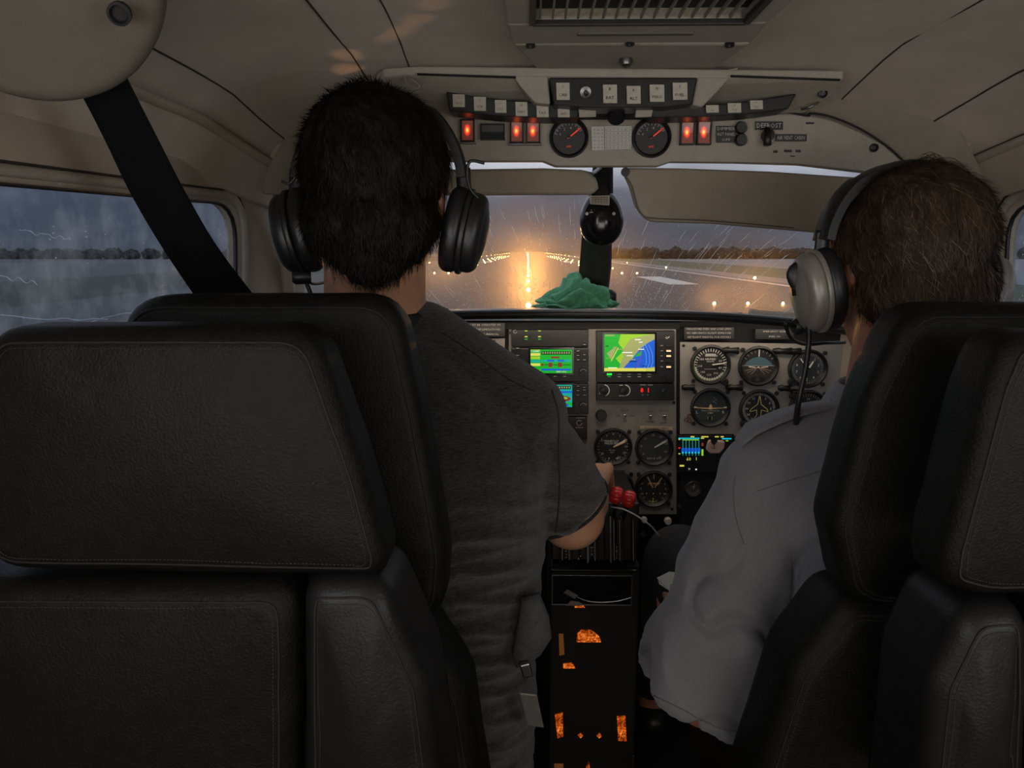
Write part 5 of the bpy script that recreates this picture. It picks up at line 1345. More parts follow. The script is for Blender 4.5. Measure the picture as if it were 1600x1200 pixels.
def d_alt(ik, fn, t):
    ticks(ik, .68, .83, 0, 360, 50, .015, M_dimwhite); nums(ik, .58, 90, -234, list('0123456789'), .2, M_white)
    ik.rect(.1, .1, .5, .22, M_dialgrey, .0002); ik.text('ALT', 0, .3, .13, M_dimwhite); needle(fn, t, 130, -.1, .75, .025, M_white); needle(fn, t, 60, -.1, .5, .045, M_white, .004); hub(fn, t, .08, .005)
def d_turn(ik, fn, t):
    ik.poly([(-.78, .02), (-.1, .0), (-.04, .14), (.0, .2), (.04, .14), (.1, .0), (.78, .02), (.78, -.01), (.1, -.06), (0, -.09), (-.1, -.06), (-.78, -.01)][0:12], M_amberp, .002)
    ik.line(-.84, .02, -.68, .02, .05, M_white, .0003); ik.line(.68, .02, .84, .02, .05, M_white, .0003)
    ik.text('L', -.66, -.24, .2, M_white); ik.text('R', .66, -.24, .2, M_white); ik.text('TURN COORDINATOR', 0, -.17, .11, M_white, sx=.8); ik.text('2 MIN', 0, -.28, .1, M_white)
    ik.rect(-.4, -.62, .4, -.46, M_dialgrey, .0002); ik.disc(0, -.54, .07, M_matblack, .0008); ik.line(-.1, -.62, -.1, -.46, .02, M_yellowp, .0006); ik.line(.1, -.62, .1, -.46, .02, M_yellowp, .0006)
    ik.pline([(.1, .55), (.3, .42), (.12, .32), (.32, .2)], .012, M_dimwhite)
def d_hdg(ik, fn, t):
    ticks(ik, .70, .85, 0, 360, 72, .018, M_white); nums(ik, .60, 90, -240, ['N', '3', '6', 'E', '12', '15', 'S', '21', '24', 'W', '30', '33'], .17, M_white)
    L = [(0, .62), (.05, .48), (.08, .25), (.42, -.02), (.46, -.14), (.12, -.05), (.10, -.32), (.19, -.44), (.19, -.52), (0, -.48)]
    ik.pline(L + [(-x, y) for x, y in reversed(L)], .03, M_yellowp, .001); ik.line(0, .62, 0, .86, .035, M_amberp, .001)
def d_vsi(ik, fn, t):
    ticks(ik, .66, .82, 30, 330, 30, .02, M_dimwhite); nums(ik, .52, 150, 90, ['5', '10'], .18, M_white); nums(ik, .52, -150, -90, ['5', '10'], .18, M_white)
    ik.text('VERTICAL SPEED', .05, .12, .1, M_white); ik.text('100 FT/MIN', .05, 0, .09, M_white); needle(fn, t, 181, -.15, .78, .03, M_white); hub(fn, t, .1, .004)
g('airspeed_indicator', 'airspeed dial with a green and white arc, top left of the right-hand six', 1110, 570, 31, M_dial, d_air, knob=-50)
g('attitude_indicator', 'attitude dial with a blue sky half, between the airspeed and altimeter dials', 1185, 572, 31, M_dial, d_att)
g('altimeter', 'dark altimeter dial partly behind the hanging headset cable', 1262, 576, 30, M_dialgrey, d_alt, knob=-140)
g('turn_coordinator', 'slate turn coordinator dial with a small level aeroplane bar, under the airspeed dial', 1110, 637, 31, M_dialgrey, d_turn)
g('heading_indicator', 'compass rose dial with a yellow aeroplane outline above the white shirt shoulder', 1186, 639, 31, M_dial, d_hdg, knob=-135)
g('vertical_speed_indicator', 'dark vertical speed dial half hidden by the white shirt collar', 1262, 639, 30, M_dial, d_vsi, knob=140)
def d_mp(ik, fn, t):
    ticks(ik, .74, .84, 0, 360, 30, .02, M_dimwhite); nums(ik, .68, 150, -60, ['5', '1', '0', '1', '5', '10', '15', '20'], .17, M_white)
    nums(ik, .68, 215, 290, ['35', '4', '45'], .16, M_white)
    ik.text('MANIFOLD', -.1, .3, .16, M_white); ik.text('PRESSURE', -.1, .17, .16, M_white); ik.text('IN HG', -.05, -.2, .12, M_dimwhite); ik.text('ABS', -.05, -.32, .12, M_dimwhite)
    needle(fn, t, 31, .05, .86, .035, M_white); needle(fn, t, 25, .0, .80, .03, M_amberp, .004)
def d_rpm(ik, fn, t):
    ticks(ik, .76, .84, 0, 360, 36, .018, M_dialgrey); nums(ik, .66, 215, -60, ['0', '5', '10', '15', '20', '25', '30', '35'], .18, M_dimwhite); ik.text('RPM X 100', 0, -.62, .15, M_dimwhite)
    needle(fn, t, 34, .02, .84, .035, M_dimwhite); needle(fn, t, 29, .02, .78, .02, M_dimwhite, .004)
def d_eng(ik, fn, t):
    ticks(ik, .62, .82, 20, 160, 12, .03, M_dimwhite); nums(ik, .5, 160, 20, ['0', '10', '20', '30'], .18, M_dimwhite); ik.text('GAL', 0, .15, .15, M_dimwhite)
    ik.arc(0, 0, .84, .08, 150, 185, glow('blue_arc', (.02, .10, .5), .25), n=6); needle(fn, t, 170, .05, .66, .03, M_white)
def d_fuel(ik, fn, t):
    ik.line(0, .55, 0, .86, .04, M_amberp, .001); ik.line(0, -.9, 0, -.5, .04, M_yellowp, .001); ik.line(-.18, -.7, .18, -.7, .03, M_yellowp, .001)
    ik.line(-.34, .68, -.04, .08, .05, M_amberp, .001); ik.line(.42, .62, .06, .08, .05, M_amberp, .001); ik.line(-.28, .32, .34, .32, .04, M_amberp, .0008); ik.text('FUEL FLOW', 0, .24, .12, M_amberp)
    nums(ik, .66, 155, 205, ['0', '5', '10'], .16, M_white); nums(ik, .66, 25, -25, ['0', '5', '10'], .16, M_white); nums(ik, .7, 225, 315, ['15', '20', '25', '30'], .15, M_dimwhite); ticks(ik, .78, .84, 200, 340, 20, .02, M_dimwhite)
    for x in (-.36, 0, .36): ik.disc(x, -.25, .03, M_white, .0006, n=8)
g('manifold_pressure_gauge', 'manifold pressure gauge with two cream needles, above the red lever knobs', 958, 698, 30, M_dial, d_mp, group='engine gauges')
g('tachometer', 'slate coloured rev counter under the tan label strip', 1022, 699, 30, M_dialgrey, d_rpm, group='engine gauges')
g('fuel_gauge', 'fuel gauge partly hidden behind the red lever knobs', 963, 762, 28, M_dial, d_eng, group='engine gauges')
g('fuel_flow_gauge', 'fuel flow gauge with amber V-shaped needles, right of the red lever knobs', 1021, 764, 30, M_dial, d_fuel, group='engine gauges')
g('suction_gauge', 'small brown-faced gauge low beside the white shirt sleeve', 1083, 763, 13, mat('dial_brown', (.08, .065, .05), .5), lambda ik, fn, t: (ticks(ik, .6, .8, 200, 340, 8, .05, M_dimwhite), ik.text('VAC', 0, .2, .3, M_dimwhite), needle(fn, t, 80, 0, .7, .05, M_dimwhite)), corners=False, rim=mat('rim_brown', (.05, .04, .035), .4))
def d_left(ik, fn, t):
    ticks(ik, .66, .82, 0, 360, 30, .02, M_dimwhite); ik.line(0, .5, 0, .8, .04, M_yellowp); nums(ik, .56, 60, -60, ['33', '30', '27', '24'], .16, M_dimwhite)
    ik.poly([(-.25, .38), (-.02, .42), (.02, .05), (-.25, .02)], mat('flag_pale_green', (.22, .30, .20), .6), .0008); ik.line(-.1, -.05, .42, -.06, .06, M_white, .001)
g('course_indicator', 'dark round dial left of the radio stack, at the grey t-shirt shoulder', 750, 555, 26, M_dial, d_left)
# panel knobs, plugs and switches
def knob(px, py, r, l, mt=M_black, name='knob', Y=PY - .003, parent=None):
    s_ = 1.5 / FPX
    return lathe(name, P(px, py, Y), (0, -1, 0), [(0, 0), (r * s_, 0), (r * s_ * .95, l * .8), (r * s_ * .8, l), (0, l)], mt, parent or ip, n=20)
for x, y, w_ in ((1075, 605, 20), (1147, 605, 26), (1141, 547, 26), (1222, 548, 28), (1225, 606, 18), (1243, 612, 14), (1240, 548, 22)):
    a, b = P(x - w_ / 2, y, PY - .008), P(x + w_ / 2, y + 1, PY - .010); tube('post_light', [a, a.lerp(b, .3), a.lerp(b, .5), b], [.0045, .007, .005, .0075], M_black, ip, n=10)
knob(939, 648, 9, .016, M_black); tube('knob_lever', [P(931, 648, PY - .012), P(948, 648, PY - .012)], .003, M_black, ip, n=8)
for x, y in ((976, 650), (1016, 651), (1038, 651)):
    knob(x, y, 3.2, .003, M_chrome, 'toggle_nut'); tube('toggle_bat', [P(x, y, PY - .004), P(x + 1, y - 1.5, PY - .016)], [.0016, .0026], M_chrome, ip, n=8)
for x, y, s_, t_ in ((976, 642, 4.2, 'PITOT'), (965, 650, 4, 'OFF'), (987, 650, 4, 'ON'), (976, 658, 4, 'ALT'), (1016, 643, 4.2, 'NAV'), (1016, 659, 4, 'STROBE'), (1038, 642, 3.4, 'BEACON'), (1036, 661, 3.4, 'LIGHTS')):
    IK.text(t_, x, y, s_, M_matblack, flip=-1)
IK.text('AVIONICS', 842, 806 - 3, 3, M_matblack, flip=-1)
o_ = prism('label_strip', [P(1000, 665, PY - .0035), P(1051, 667, PY - .0035), P(1051, 672, PY - .0035), P(1000, 670, PY - .0035)], (0, -1, 0), .0008, mat('tan_tape', (.42, .33, .22), .7), ip, bevel=0)
IK.text('ENGINE INSTRUMENTS', 1025, 669, 3.6, M_matblack, h=.0016, flip=-1)
for x, y, rr in ((1072, 655, 2.6), (1077, 650, 2.6), (1077, 657, 2.8)): tube('wire_ring', [P(x + rr * cos(a), y + rr * 1.1 * sin(a), PY - .005) for a in [2 * pi * i / 12 for i in range(14)]], .0010, mat('rust_wire', (.18, .08, .05), .5), ip, n=5)
for x, y in ((1053, 629), (796, 520), (1068, 540), (792, 560), (1068, 680), (1050, 795), (800, 795)): knob(x, y, 2.4, .002, M_black, 'screw')
IK.build('panel_lettering', ip)
# dividing gap and dark lower panels
pp('dark_panel', [(1062, 684), (1316, 690), (1316, 905), (1062, 905)], M_matblack, .002)
pp('dark_sub_panel', [(795, 806), (1060, 806), (1060, 905), (795, 905)], M_gloss, .003)
for x, y, r_, m_ in ((1043, 813, 6, mat('ivory_knob', (.6, .5, .42), .35)), (1006, 811, 5, M_dimwhite), (1005, 834, 5, M_black), (1061, 790, 3, M_steel)): knob(x, y, r_, .010, m_)
lathe('jack_ring', P(1005, 834, PY - .014), (0, -1, 0), [(.003, 0), (.006, 0), (.006, .002), (.003, .002)], M_steel, ip, n=16)
# placards above the panel
placard(690, 504, 789, 526, 1.485, ['THIS AIRCRAFT MUST BE OPERATED IN', 'COMPLIANCE WITH THE LIMITATIONS', 'STATED IN THE APPROVED MANUAL'], 'black placard with tiny white lettering above the left dial', sz=4.2)
placard(1069, 511, 1147, 530, 1.485, ['MANOEUVRE SPEED AND LOAD LIMITS', 'NO AEROBATIC FLIGHT APPROVED', 'SEE FLIGHT MANUAL FOR DETAILS'], 'black placard with tiny white lettering above the airspeed dial', sz=3.8)
placard(1180, 514, 1240, 530, 1.485, ['EMERGENCY GEAR', 'SPEED 150'], 'black placard with faint lettering below the right headset cup', sz=3.6)

# radio stack, displays
def unit(name, label, cat, x0, y0, x1, y1, proud, group=None, mt=M_black):
    t = thing(name, label, cat, P((x0 + x1) / 2, (y0 + y1) / 2, PY - .003), group)
    prism('housing', [P(x0, y0, PY - .003), P(x1, y0, PY - .003), P(x1, y1, PY - .003), P(x0, y1, PY - .003)], (0, -1, 0), proud, mt, t, bevel=.0015)
    return t, Ink(lambda x, y, h: P(x, y, PY - .003 - proud - .0003) + V((0, -h, 0)))
def bezel(t, x0, y0, x1, y1, w_, proud, mt=M_gloss):
    Yf = PY - .003 - proud
    for a, b, c, d in ((x0 - w_, y0 - w_, x1 + w_, y0), (x0 - w_, y1, x1 + w_, y1 + w_), (x0 - w_, y0, x0, y1), (x1, y0, x1 + w_, y1)):
        prism('screen_rim', [P(a, b, Yf), P(c, b, Yf), P(c, d, Yf), P(a, d, Yf)], (0, -1, 0), .0015, mt, t, bevel=.0004)
G = lambda n, c, s=1.0: glow('screen_' + n, c, s)
g_green, g_lime, g_teal, g_blue, g_yel, g_wht, g_red, g_dk, g_org = G('green', (10, 170, 40), .9), G('lime', (150, 200, 40), .9), G('teal', (10, 165, 150), .9), G('blue', (20, 90, 205), .9), G('yellow', (215, 210, 90), .95), G('white', (235, 240, 225), 1), G('red', (130, 50, 40), .8), G('dark', (12, 40, 30), .6), G('orange', (255, 190, 140), 1.4)
g_khaki, g_sea = G('khaki', (165, 170, 105), .8), G('sea_line', (110, 160, 220), .9)
def keys(t, x, ys, w_, h_, proud, Ik, lab=True):
    for y in ys:
        prism('key', [P(x - w_ / 2, y - h_ / 2, PY - .003 - proud), P(x + w_ / 2, y - h_ / 2, PY - .003 - proud), P(x + w_ / 2, y + h_ / 2, PY - .003 - proud), P(x - w_ / 2, y + h_ / 2, PY - .003 - proud)], (0, -1, 0), .002, M_matblack, t, bevel=.0004)
        if lab: Ik.line(x - w_ * .35, y, x + w_ * .35, y, .8, M_dimwhite, .0024)
# upper unit: audio strip and first navigator
t, ik = unit('audio_panel', 'thin black audio panel with small green lamps on top of the radio stack', 'audio panel', 799, 514, 919, 541, .010, 'radio stack')
for x in (822, 843):
    for y, m_ in ((517, g_lime), (526, g_yel), (530, g_green)): ik.rect(x - 2.2, y - .8, x + 2.2, y + .8, m_)
for x in range(858, 915, 9):
    ik.line(x, 520, x + 4, 520, .5, M_dialgrey); ik.line(x, 527, x + 5, 527, .5, M_dialgrey); ik.line(x, 534, x + 5, 534, .5, M_dialgrey)
for x in (855, 870, 884): lathe('button', P(x, 531, PY - .0135), (0, -1, 0), [(0, 0), (.002, 0), (.002, .002), (0, .002)], M_black, t, n=10)
ik.arc(805, 518, 2.6, .6, 0, 300, M_dimwhite); ik.build('panel_print', t)
def navigator(y0, y1, sy0, sy1, label, variant):
    t, ik = unit('navigator_radio', label, 'radio', 799, y0, 919, y1, .012, 'radio stack')
    x0, x1 = 829, 894; bezel(t, x0, sy0, x1, sy1, 3, .012)
    H = .0002; w_ = x1 - x0; h_ = sy1 - sy0
    ik.rect(x0, sy0, x1, sy1, g_green if variant == 0 else g_teal, H)
    Rn = random.Random(variant + 4)
    for k in range(7): yy = sy0 + h_ * (k + .1) / 7; ik.rect(x0, yy, x0 + w_ * .23, yy + h_ * .11, [g_teal, g_yel, g_lime, g_teal, g_yel, g_green, g_yel][k] if variant == 0 else g_blue, 2 * H)
    if variant == 0:
        ik.rect(x0 + 17, sy0 + 3, x1 - 2, sy0 + 8, g_dk, 2 * H)
        for k in range(12): ik.rect(x0 + 18.5 + k * 3.7, sy0 + 4, x0 + 20.5 + k * 3.7, sy0 + 6.5, g_khaki, 3 * H)
        ik.rect(x0 + 32, sy0 + 11, x0 + 45, sy0 + 14, g_red, 2 * H); ik.rect(x0 + 17, sy0 + 16, x1 - 2, sy0 + 19.5, g_teal, 2 * H); ik.rect(x0 + 26, sy0 + 16, x0 + 37, sy0 + 19, g_blue, 3 * H); ik.rect(x0 + 42, sy0 + 16, x0 + 53, sy0 + 19, g_blue, 3 * H)
        ik.line(x0 + 18, sy0 + 24, x1 - 2, sy0 + 24, 1.0, g_dk, 2 * H)
        for xx in (x0 + 31, x0 + 46): ik.rect(xx - 3.2, sy0 + 20.5, xx + 3.2, sy0 + 27.5, g_red, 3 * H)
        ik.poly([(x0 + 17, sy0 + 21), (x0 + 22, sy0 + 24), (x0 + 17, sy0 + 27)], g_red, 3 * H); ik.rect(x0 + 17, sy1 - 7, x1 - 2, sy1 - 4, g_blue, 2 * H)
        ik.text('NAV 113.2', x0 + 48, sy1 - 2.2, 3.4, g_wht, 3 * H, flip=-1); ik.text('COM', x0 + 8, sy0 + 3, 4, g_wht, 3 * H, flip=-1)
        ik.rect(x0, sy0, x0 + w_ * .23, sy0 + h_ * .11, g_lime, 2 * H)
    else:
        ik.rect(x0 + 17, sy0 + 2, x1 - 2, sy0 + 7, g_dk, 2 * H)
        for k in range(12): ik.rect(x0 + 18.5 + k * 3.7, sy0 + 3, x0 + 20.5 + k * 3.7, sy0 + 5.5, g_khaki, 3 * H)
        ik.rect(x0 + 17, sy0 + 10, x1, sy0 + 13, g_blue, 2 * H); ik.disc(x0 + 46, sy0 + 22, 17, g_red, 2 * H, ry=5); ik.disc(x0 + 50, sy0 + 21, 8, g_lime, 3 * H, ry=2)
        ik.rect(x0 + 18, sy1 - 7, x1, sy1 - 3, g_green, 2 * H); ik.rect(x0 + 28, sy1 - 5, x1 - 6, sy1 - 1, g_blue, 3 * H)
    for k in range(4): ik.line(x0 + 6 + k * 15, sy1 + 5, x0 + 11 + k * 15, sy1 + 5, .8, M_dimwhite)
    keys(t, 903, [sy0 + 2, sy0 + 9, sy0 + 16], 6, 3.5, .012, ik); keys(t, 913, [sy0 - 8 if variant == 0 else sy0 + 4, sy0 + 2 + 6, sy0 + 16], 6, 3.5, .012, ik)
    if variant == 0: keys(t, 809, [sy0 - 2, sy0 + 9, sy0 + 16], 7, 3.5, .012, ik)
    for kx in (809, 911):
        ky = sy1 - 2
        for r_, l_ in ((6.5, .008), (4, .014)): lathe('tuning_knob', P(kx, ky, PY - .015), (0, -1, 0), [(0, 0), (r_ * 1.3 / 1000, 0), (r_ * 1.25 / 1000, l_), (0, l_)], M_black, t, n=20)
        ik.arc(kx, ky, 5.2, .5, 200, 340, M_dimwhite, h=.0085)
    ik.build('screen_image', t)
navigator(543, 595, 546, 583, 'black navigator radio with a bright green screen, upper left of the map display', 0)
navigator(598, 645, 601, 636, 'black navigator radio with a teal screen half hidden by the grey t-shirt sleeve', 1)
t, ik = unit('transponder', 'black transponder under the radio stack, beside the grey sleeve', 'radio', 799, 650, 917, 685, .010, 'radio stack')
ik.arc(905, 661, 4, .7, 0, 320, M_dimwhite); ik.line(899, 668, 911, 668, .7, M_dimwhite); ik.line(900, 653, 914, 653, .6, M_dimwhite); ik.build('panel_print', t)
# map display
t, ik = unit('map_display', 'square colour map display showing green land and blue sea', 'display', 931, 516, 1052, 596, .014, None)
x0, y0, x1, y1 = 944, 522, 1023, 580; bezel(t, x0, y0, x1, y1, 3, .014); H = .0002
ik.rect(x0, y0, x1, y1, g_lime, 0)
ik.poly([(x0, y0), (970, y0), (966, 536), (975, 548), (962, 560), (972, 572), (968, y1), (x0, y1)], g_green, H)
ik.poly([(985, 530), (1010, 524), (x1, y0), (x1, 533), (1005, 545), (990, 556), (975, 560), (972, 548)], g_khaki, H)
ik.poly([(972, 560), (985, 552), (988, 566), (975, 576), (968, 574)], g_khaki, H)
ik.poly([(948, 552), (960, 543), (964, 541), (955, 562)], g_khaki, 2 * H)
ik.poly([(972, 577), (988, 560), (1000, 545), (1012, 536), (x1, 530), (x1, 574), (1008, 578), (990, 579)], g_blue, 3 * H)
ik.poly([(996, 552), (1003, 547), (1002, 555), (992, 558)], g_green, 4 * H); ik.poly([(1009, 575), (x1, 573), (x1, y1), (1009, y1)], g_khaki, 4 * H)
ik.rect(x0, y1 - 5, x1, y1, g_yel, 4 * H); ik.rect(x0 + 2, y0 + 1, x0 + 16, y0 + 3, g_khaki, 4 * H)
for k in range(3): ik.pline([(1003 + k * 5, 538), (1009 + k * 5, 552), (1010 + k * 5, 566), (1006 + k * 5, 576)], .7, g_sea, 5 * H)
ik.pline([(1000, 544), (1001, 556), (998, 568), (992, 576)], 1.0, glow('screen_magenta', (150, 60, 150), .7), 5 * H); ik.line(955, 564, 966, 543, 1.2, g_yel, 5 * H); ik.line(947, 560, 958, 557, .8, g_khaki, 5 * H)
for (x, y, w_) in ((992, 530, 9), (998, 534, 6), (965, 545, 9), (972, 550, 16), (979, 555, 10), (984, 561, 9), (983, 564, 12), (946, 540, 5), (958, 542, 5), (950, 574, 14), (1003, 571, 6), (997, 545, 9)):
    ik.rect(x, y, x + w_, y + 1.3, random.choice([g_dk, g_wht, g_khaki]), 6 * H)
for y in (548, 556, 573): ik.rect(1041, y - 1.3, 1048, y + 1.3, g_org, .0026)
keys(t, 1044, [540, 548, 556, 564, 573], 9, 4.2, .014, ik, lab=False)
for y in (540, 548, 556, 564, 573): ik.line(1032, y, 1036, y, .8, M_dimwhite)
ik.rect(948, 583, 956, 586, glow('key_green', (20, 220, 60), 1.3), .0026)
for k in range(5): x = 952 + k * 15.6; ik.line(x - 3, 584.5, x + 3, 584.5, .7, M_dimwhite if k else g_green, .0003); ik.line(x - 2.4, 588.5, x + 2.4, 588.5, 1.0, M_dimwhite if k else g_green, .0003)
ik.text('C', 1041, 528, 5, M_white, flip=-1); ik.pline([(1042, 529), (1046, 526)], .8, M_white)
for y in (543, 553, 563): ik.rect(933.5, y - 3, 935, y + 3, M_dialgrey)
ik.build('screen_image', t)
lathe('tuning_knob', P(1044, 588, PY - .017), (0, -1, 0), [(0, 0), (.006, 0), (.0055, .01), (0, .01)], M_black, t, n=18)
# autopilot / selector strip with red digits
t, ik = unit('selector_unit', 'black selector unit with two half rings and red lit digits under the map display', 'selector unit', 931, 598, 1052, 624, .012)
ik.arc(943, 610, 9, 1.2, -80, 70, M_white, n=14); ik.disc(943, 610, 1.2, M_white, n=8); ik.arc(976, 610, 8.5, 1.2, -85, 80, M_white, n=14); ik.line(967, 618.4, 977, 618.4, 1.1, M_white); ik.line(968, 602, 973, 602, 1, M_white); ik.text('B', 937, 615, 4, M_dimwhite, flip=-1)
for x, dig in ((1003, '8'), (1013, '1')): ik.text(dig, x, 610, 10, G('digit_red', (255, 25, 15), 1.6), .0003, flip=-1)
ik.line(1000, 601.5, 1009, 601.5, .9, M_dimwhite); ik.line(1012, 601.5, 1020, 601.5, .9, M_dimwhite); ik.line(1003, 617, 1005, 617, .8, M_dimwhite); ik.line(1011, 617, 1013, 617, .8, M_dimwhite)
ik.build('panel_print', t)
for x, r_ in ((943, 6), (974, 6), (1036, 4)): lathe('selector_knob', P(x, 610, PY - .015), (0, -1, 0), [(0, 0), (r_ * 1.3e-3, 0), (r_ * 1.2e-3, .009), (0, .010)], M_black, t, n=20)
# engine monitor
t, ik = unit('engine_monitor', 'small engine monitor with blue columns and yellow digits, next to the white epaulette', 'display', 1056, 680, 1148, 738, .012)
x0, y0, x1, y1 = 1060, 683, 1144, 736
for a, b, c in ((1079, 681.5, 1085), (1096, 681.5, 1107), (1117, 681.5, 1123), (1126, 681.5, 1131)): ik.rect(a, b, c, b + 1.8, g_yel)
ik.rect(1060, 684, 1093, 685.8, G('cyan', (20, 190, 220), 1)); ik.rect(1066, 686.5, 1092, 688, g_lime); ik.rect(1095, 684, 1100, 685.5, g_yel); ik.rect(1128, 684.5, 1143, 686.5, G('cyan', (20, 190, 220), 1)); ik.rect(1134, 688, 1138, 689.5, g_lime)
for k in range(6):
    x = 1067 + k * 5; ik.line(x, 687, x, 712, .9, g_teal); ik.rect(x - 2.1, 700, x + 2.1, 706, g_blue, H); ik.rect(x - 1.6, 706, x + 1.2, 708.5, G('cyan', (20, 190, 220), 1), H)
for y, m_ in ((700, G('digit_red', (255, 25, 15), 1.6)), (686.5, g_yel), (709, g_yel)): ik.rect(1060, y - .8, 1063, y + .8, m_)
ik.rect(1096, 702, 1099, 712, g_lime); ik.rect(1096, 692, 1099, 697, g_red)
ik.text('60', 1076, 717.5, 7.5, g_yel, H, flip=-1); ik.text('1', 1088, 717, 7, g_yel, H, flip=-1); ik.rect(1062, 726.5, 1069, 729, g_yel); ik.text('U', 1077, 733, 4, g_wht, H, flip=-1); ik.rect(1086.5, 732.5, 1089, 734.5, g_wht)
ik.build('screen_image', t); bezel(t, x0, y0 - 3, x1, y1, 2, .012)
# rounded pale object with a dark top standing in front of the monitor
st = pillow('strap_end', rounded([(-.018, -.008), (-.010, -.017), (.010, -.017), (.019, -.006), (.020, .010), (-.014, .012)], .006), P(1116, 695, PY - .03), V((1, 0, 0)), V((0, 0, 1)), V((0, -1, 0)), .008, .003, .003, mat('pale_pink_vinyl', (.55, .36, .29), .5), n=40)
tagp(st, 'pale pink rounded tab in front of the engine monitor, dark heart-shaped spot on it', 'tab')
stp = Ink(lambda x, y, h: P(x, y, PY - .0395) + V((0, -h, 0)))
stp.poly([(1110, 686), (1114, 684.5), (1118, 684.5), (1121, 686.5), (1121, 690), (1117, 695), (1114, 695), (1111, 691)], M_matblack); stp.line(1115.5, 695, 1115.5, 700, 1.2, M_matblack); stp.arc(1115, 696, 5, .8, 30, 150, M_matblack, n=6)
stp.build('dark_spot', st)

# ================================================================ throttle quadrant and pedestal
QY = 1.27
q = thing('throttle_quadrant', 'black throttle quadrant with slotted lever tracks between the two men', 'throttle quadrant', P(930, 850, QY))
def Q(px, py, Y=QY): return P(px, py, Y)
box('quadrant_body', ((Q(862, 850).x + Q(1000, 850).x) / 2, 1.40, (Q(930, 795).z + Q(930, 886).z) / 2 + .004), (Q(1000, 850).x - Q(862, 850).x, .22, Q(930, 795).z - Q(930, 886).z), M_black, q, bevel=.003)
for i, x in enumerate((874, 884, 893, 905, 917, 924, 934, 944, 953, 962, 970, 986)):
    w_ = 3.2 if i in (1, 4, 8, 10) else 1.8
    prism('track_rib', [Q(x - w_ / 2, 806), Q(x + w_ / 2, 806), Q(x + w_ / 2 + 1, 878), Q(x - w_ / 2 + 1, 878)], (0, -1, 0), .006, M_gloss if i % 2 else M_steel if i in (4, 8) else M_black, q, bevel=.0008)
ik = Ink(lambda x, y, h: P(x, y, QY - .0068) + V((0, -h, 0)))
for x, s_ in ((884, 'PROP'), (924, 'MIX'), (963, 'FRIC')):
    for k, ch in enumerate(s_): ik.text(ch, x + .6, 856 + k * 5.2, 5, M_dimwhite, flip=-1)
for x in (878, 889, 919, 929, 959, 968, 989): ik.line(x, 812, x + .8, 876, .6, M_dimwhite)
ik.disc(904, 873, 1.2, M_amberp); ik.disc(907, 869, .8, M_white); ik.build('track_lettering', q)
box('quadrant_ledge', ((Q(862, 880).x + Q(992, 880).x) / 2, QY - .006, Q(930, 887).z), (Q(994, 850).x - Q(860, 850).x, .02, .006), M_gloss, q, bevel=.002)
for i, (x, y, m_, bx, by) in enumerate(((963, 774, None, 958, 812), (983, 780, None, 972, 816))):
    red = mat('red_knob_plastic', (.62, .022, .018), .3, coat=.3)
    a = Q(bx, by, 1.30); b = P(x, y, 1.24); l = thing('mixture_lever', ('left' if i == 0 else 'right') + ' of the two red ribbed lever knobs beside the forearm', 'lever', a, 'red levers')
    tube('lever_rod', [a, a.lerp(b, .5) + V((0, -.01, .005)), b + V((0, .01, -.004))], .0035, M_black, l, n=8)
    ax_ = V((.95, -.25, -.18)).normalized(); rings = []
    bm = bmesh.new(); fa, fb, _ = frame_for(ax_); wk = .0105
    for hh, rr in ((-wk, .0), (-wk, .009), (-wk * .9, .0125), (-wk * .5, .0150), (0, .0158), (wk * .5, .0150), (wk * .9, .0125), (wk, .009), (wk, 0)):
        rings.append([b + ax_ * hh + (fa * cos(2 * pi * k / 48) + fb * sin(2 * pi * k / 48)) * (rr * (1 - (.10 if k % 8 in (0,) else 0))) for k in range(48)])
    bm_loft(bm, rings); o_ = frombm('knob', bm, red, l, smooth=False); auto(o_, 50)
hand_k = thing('throttle_lever', 'black throttle lever under the left man\'s hand', 'lever', P(935, 800, 1.26))
tube('lever_rod', [Q(935, 815, 1.30), P(933, 775, 1.265)], .0035, M_black, hand_k, n=8)
lathe('knob', P(933, 770, 1.262), (1, 0, 0), [(0, -.016), (.010, -.016), (.013, 0), (.010, .016), (0, .016)], M_black, hand_k, n=24)
w_ = tube('cable', spline([P(955, 792, 1.24), P(975, 796, 1.22), P(998, 808, 1.22), P(1018, 823, 1.23), P(1030, 838, 1.26)], 8), .0014, mat('white_cable', (.6, .6, .6), .4), None, n=8)
tagp(w_, 'thin white cable arching right from below the red lever knobs', 'cable')
# pedestal
pd = thing('centre_pedestal', 'black centre pedestal below the throttle quadrant with small amber windows', 'pedestal', P(930, 1190, QY))
xa, xb = Q(860, 950).x, Q(1000, 950).x
zt = Q(930, 888).z
box('pedestal_body', ((xa + xb) / 2, QY + .12, zt / 2), (xb - xa, .22, zt), M_matblack, pd, bevel=.004)
fz0, fz1 = Q(930, 902).z, Q(930, 948).z; fx0, fx1 = Q(863, 925).x, Q(988, 925).x
for c_, s_ in ((((fx0 + fx1) / 2, QY + .008, fz0), (fx1 - fx0, .004, .0016)), (((fx0 + fx1) / 2, QY + .008, fz1), (fx1 - fx0, .004, .0022)), ((fx0, QY + .008, (fz0 + fz1) / 2), (.0022, .004, fz0 - fz1)), ((fx1, QY + .008, (fz0 + fz1) / 2), (.0022, .004, fz0 - fz1))):
    box('tray_edge', c_, s_, M_steel, pd, bevel=.0004)
box('tray_face', ((fx0 + fx1) / 2, QY + .0085, (fz0 + fz1) / 2), (fx1 - fx0, .002, fz0 - fz1), M_gloss, pd, bevel=0)
tube('tray_strap', spline([Q(884, 922), Q(900, 932), Q(918, 939), Q(940, 941), Q(965, 939), Q(988, 933)], 6), .0012, M_chrome, pd, n=8)
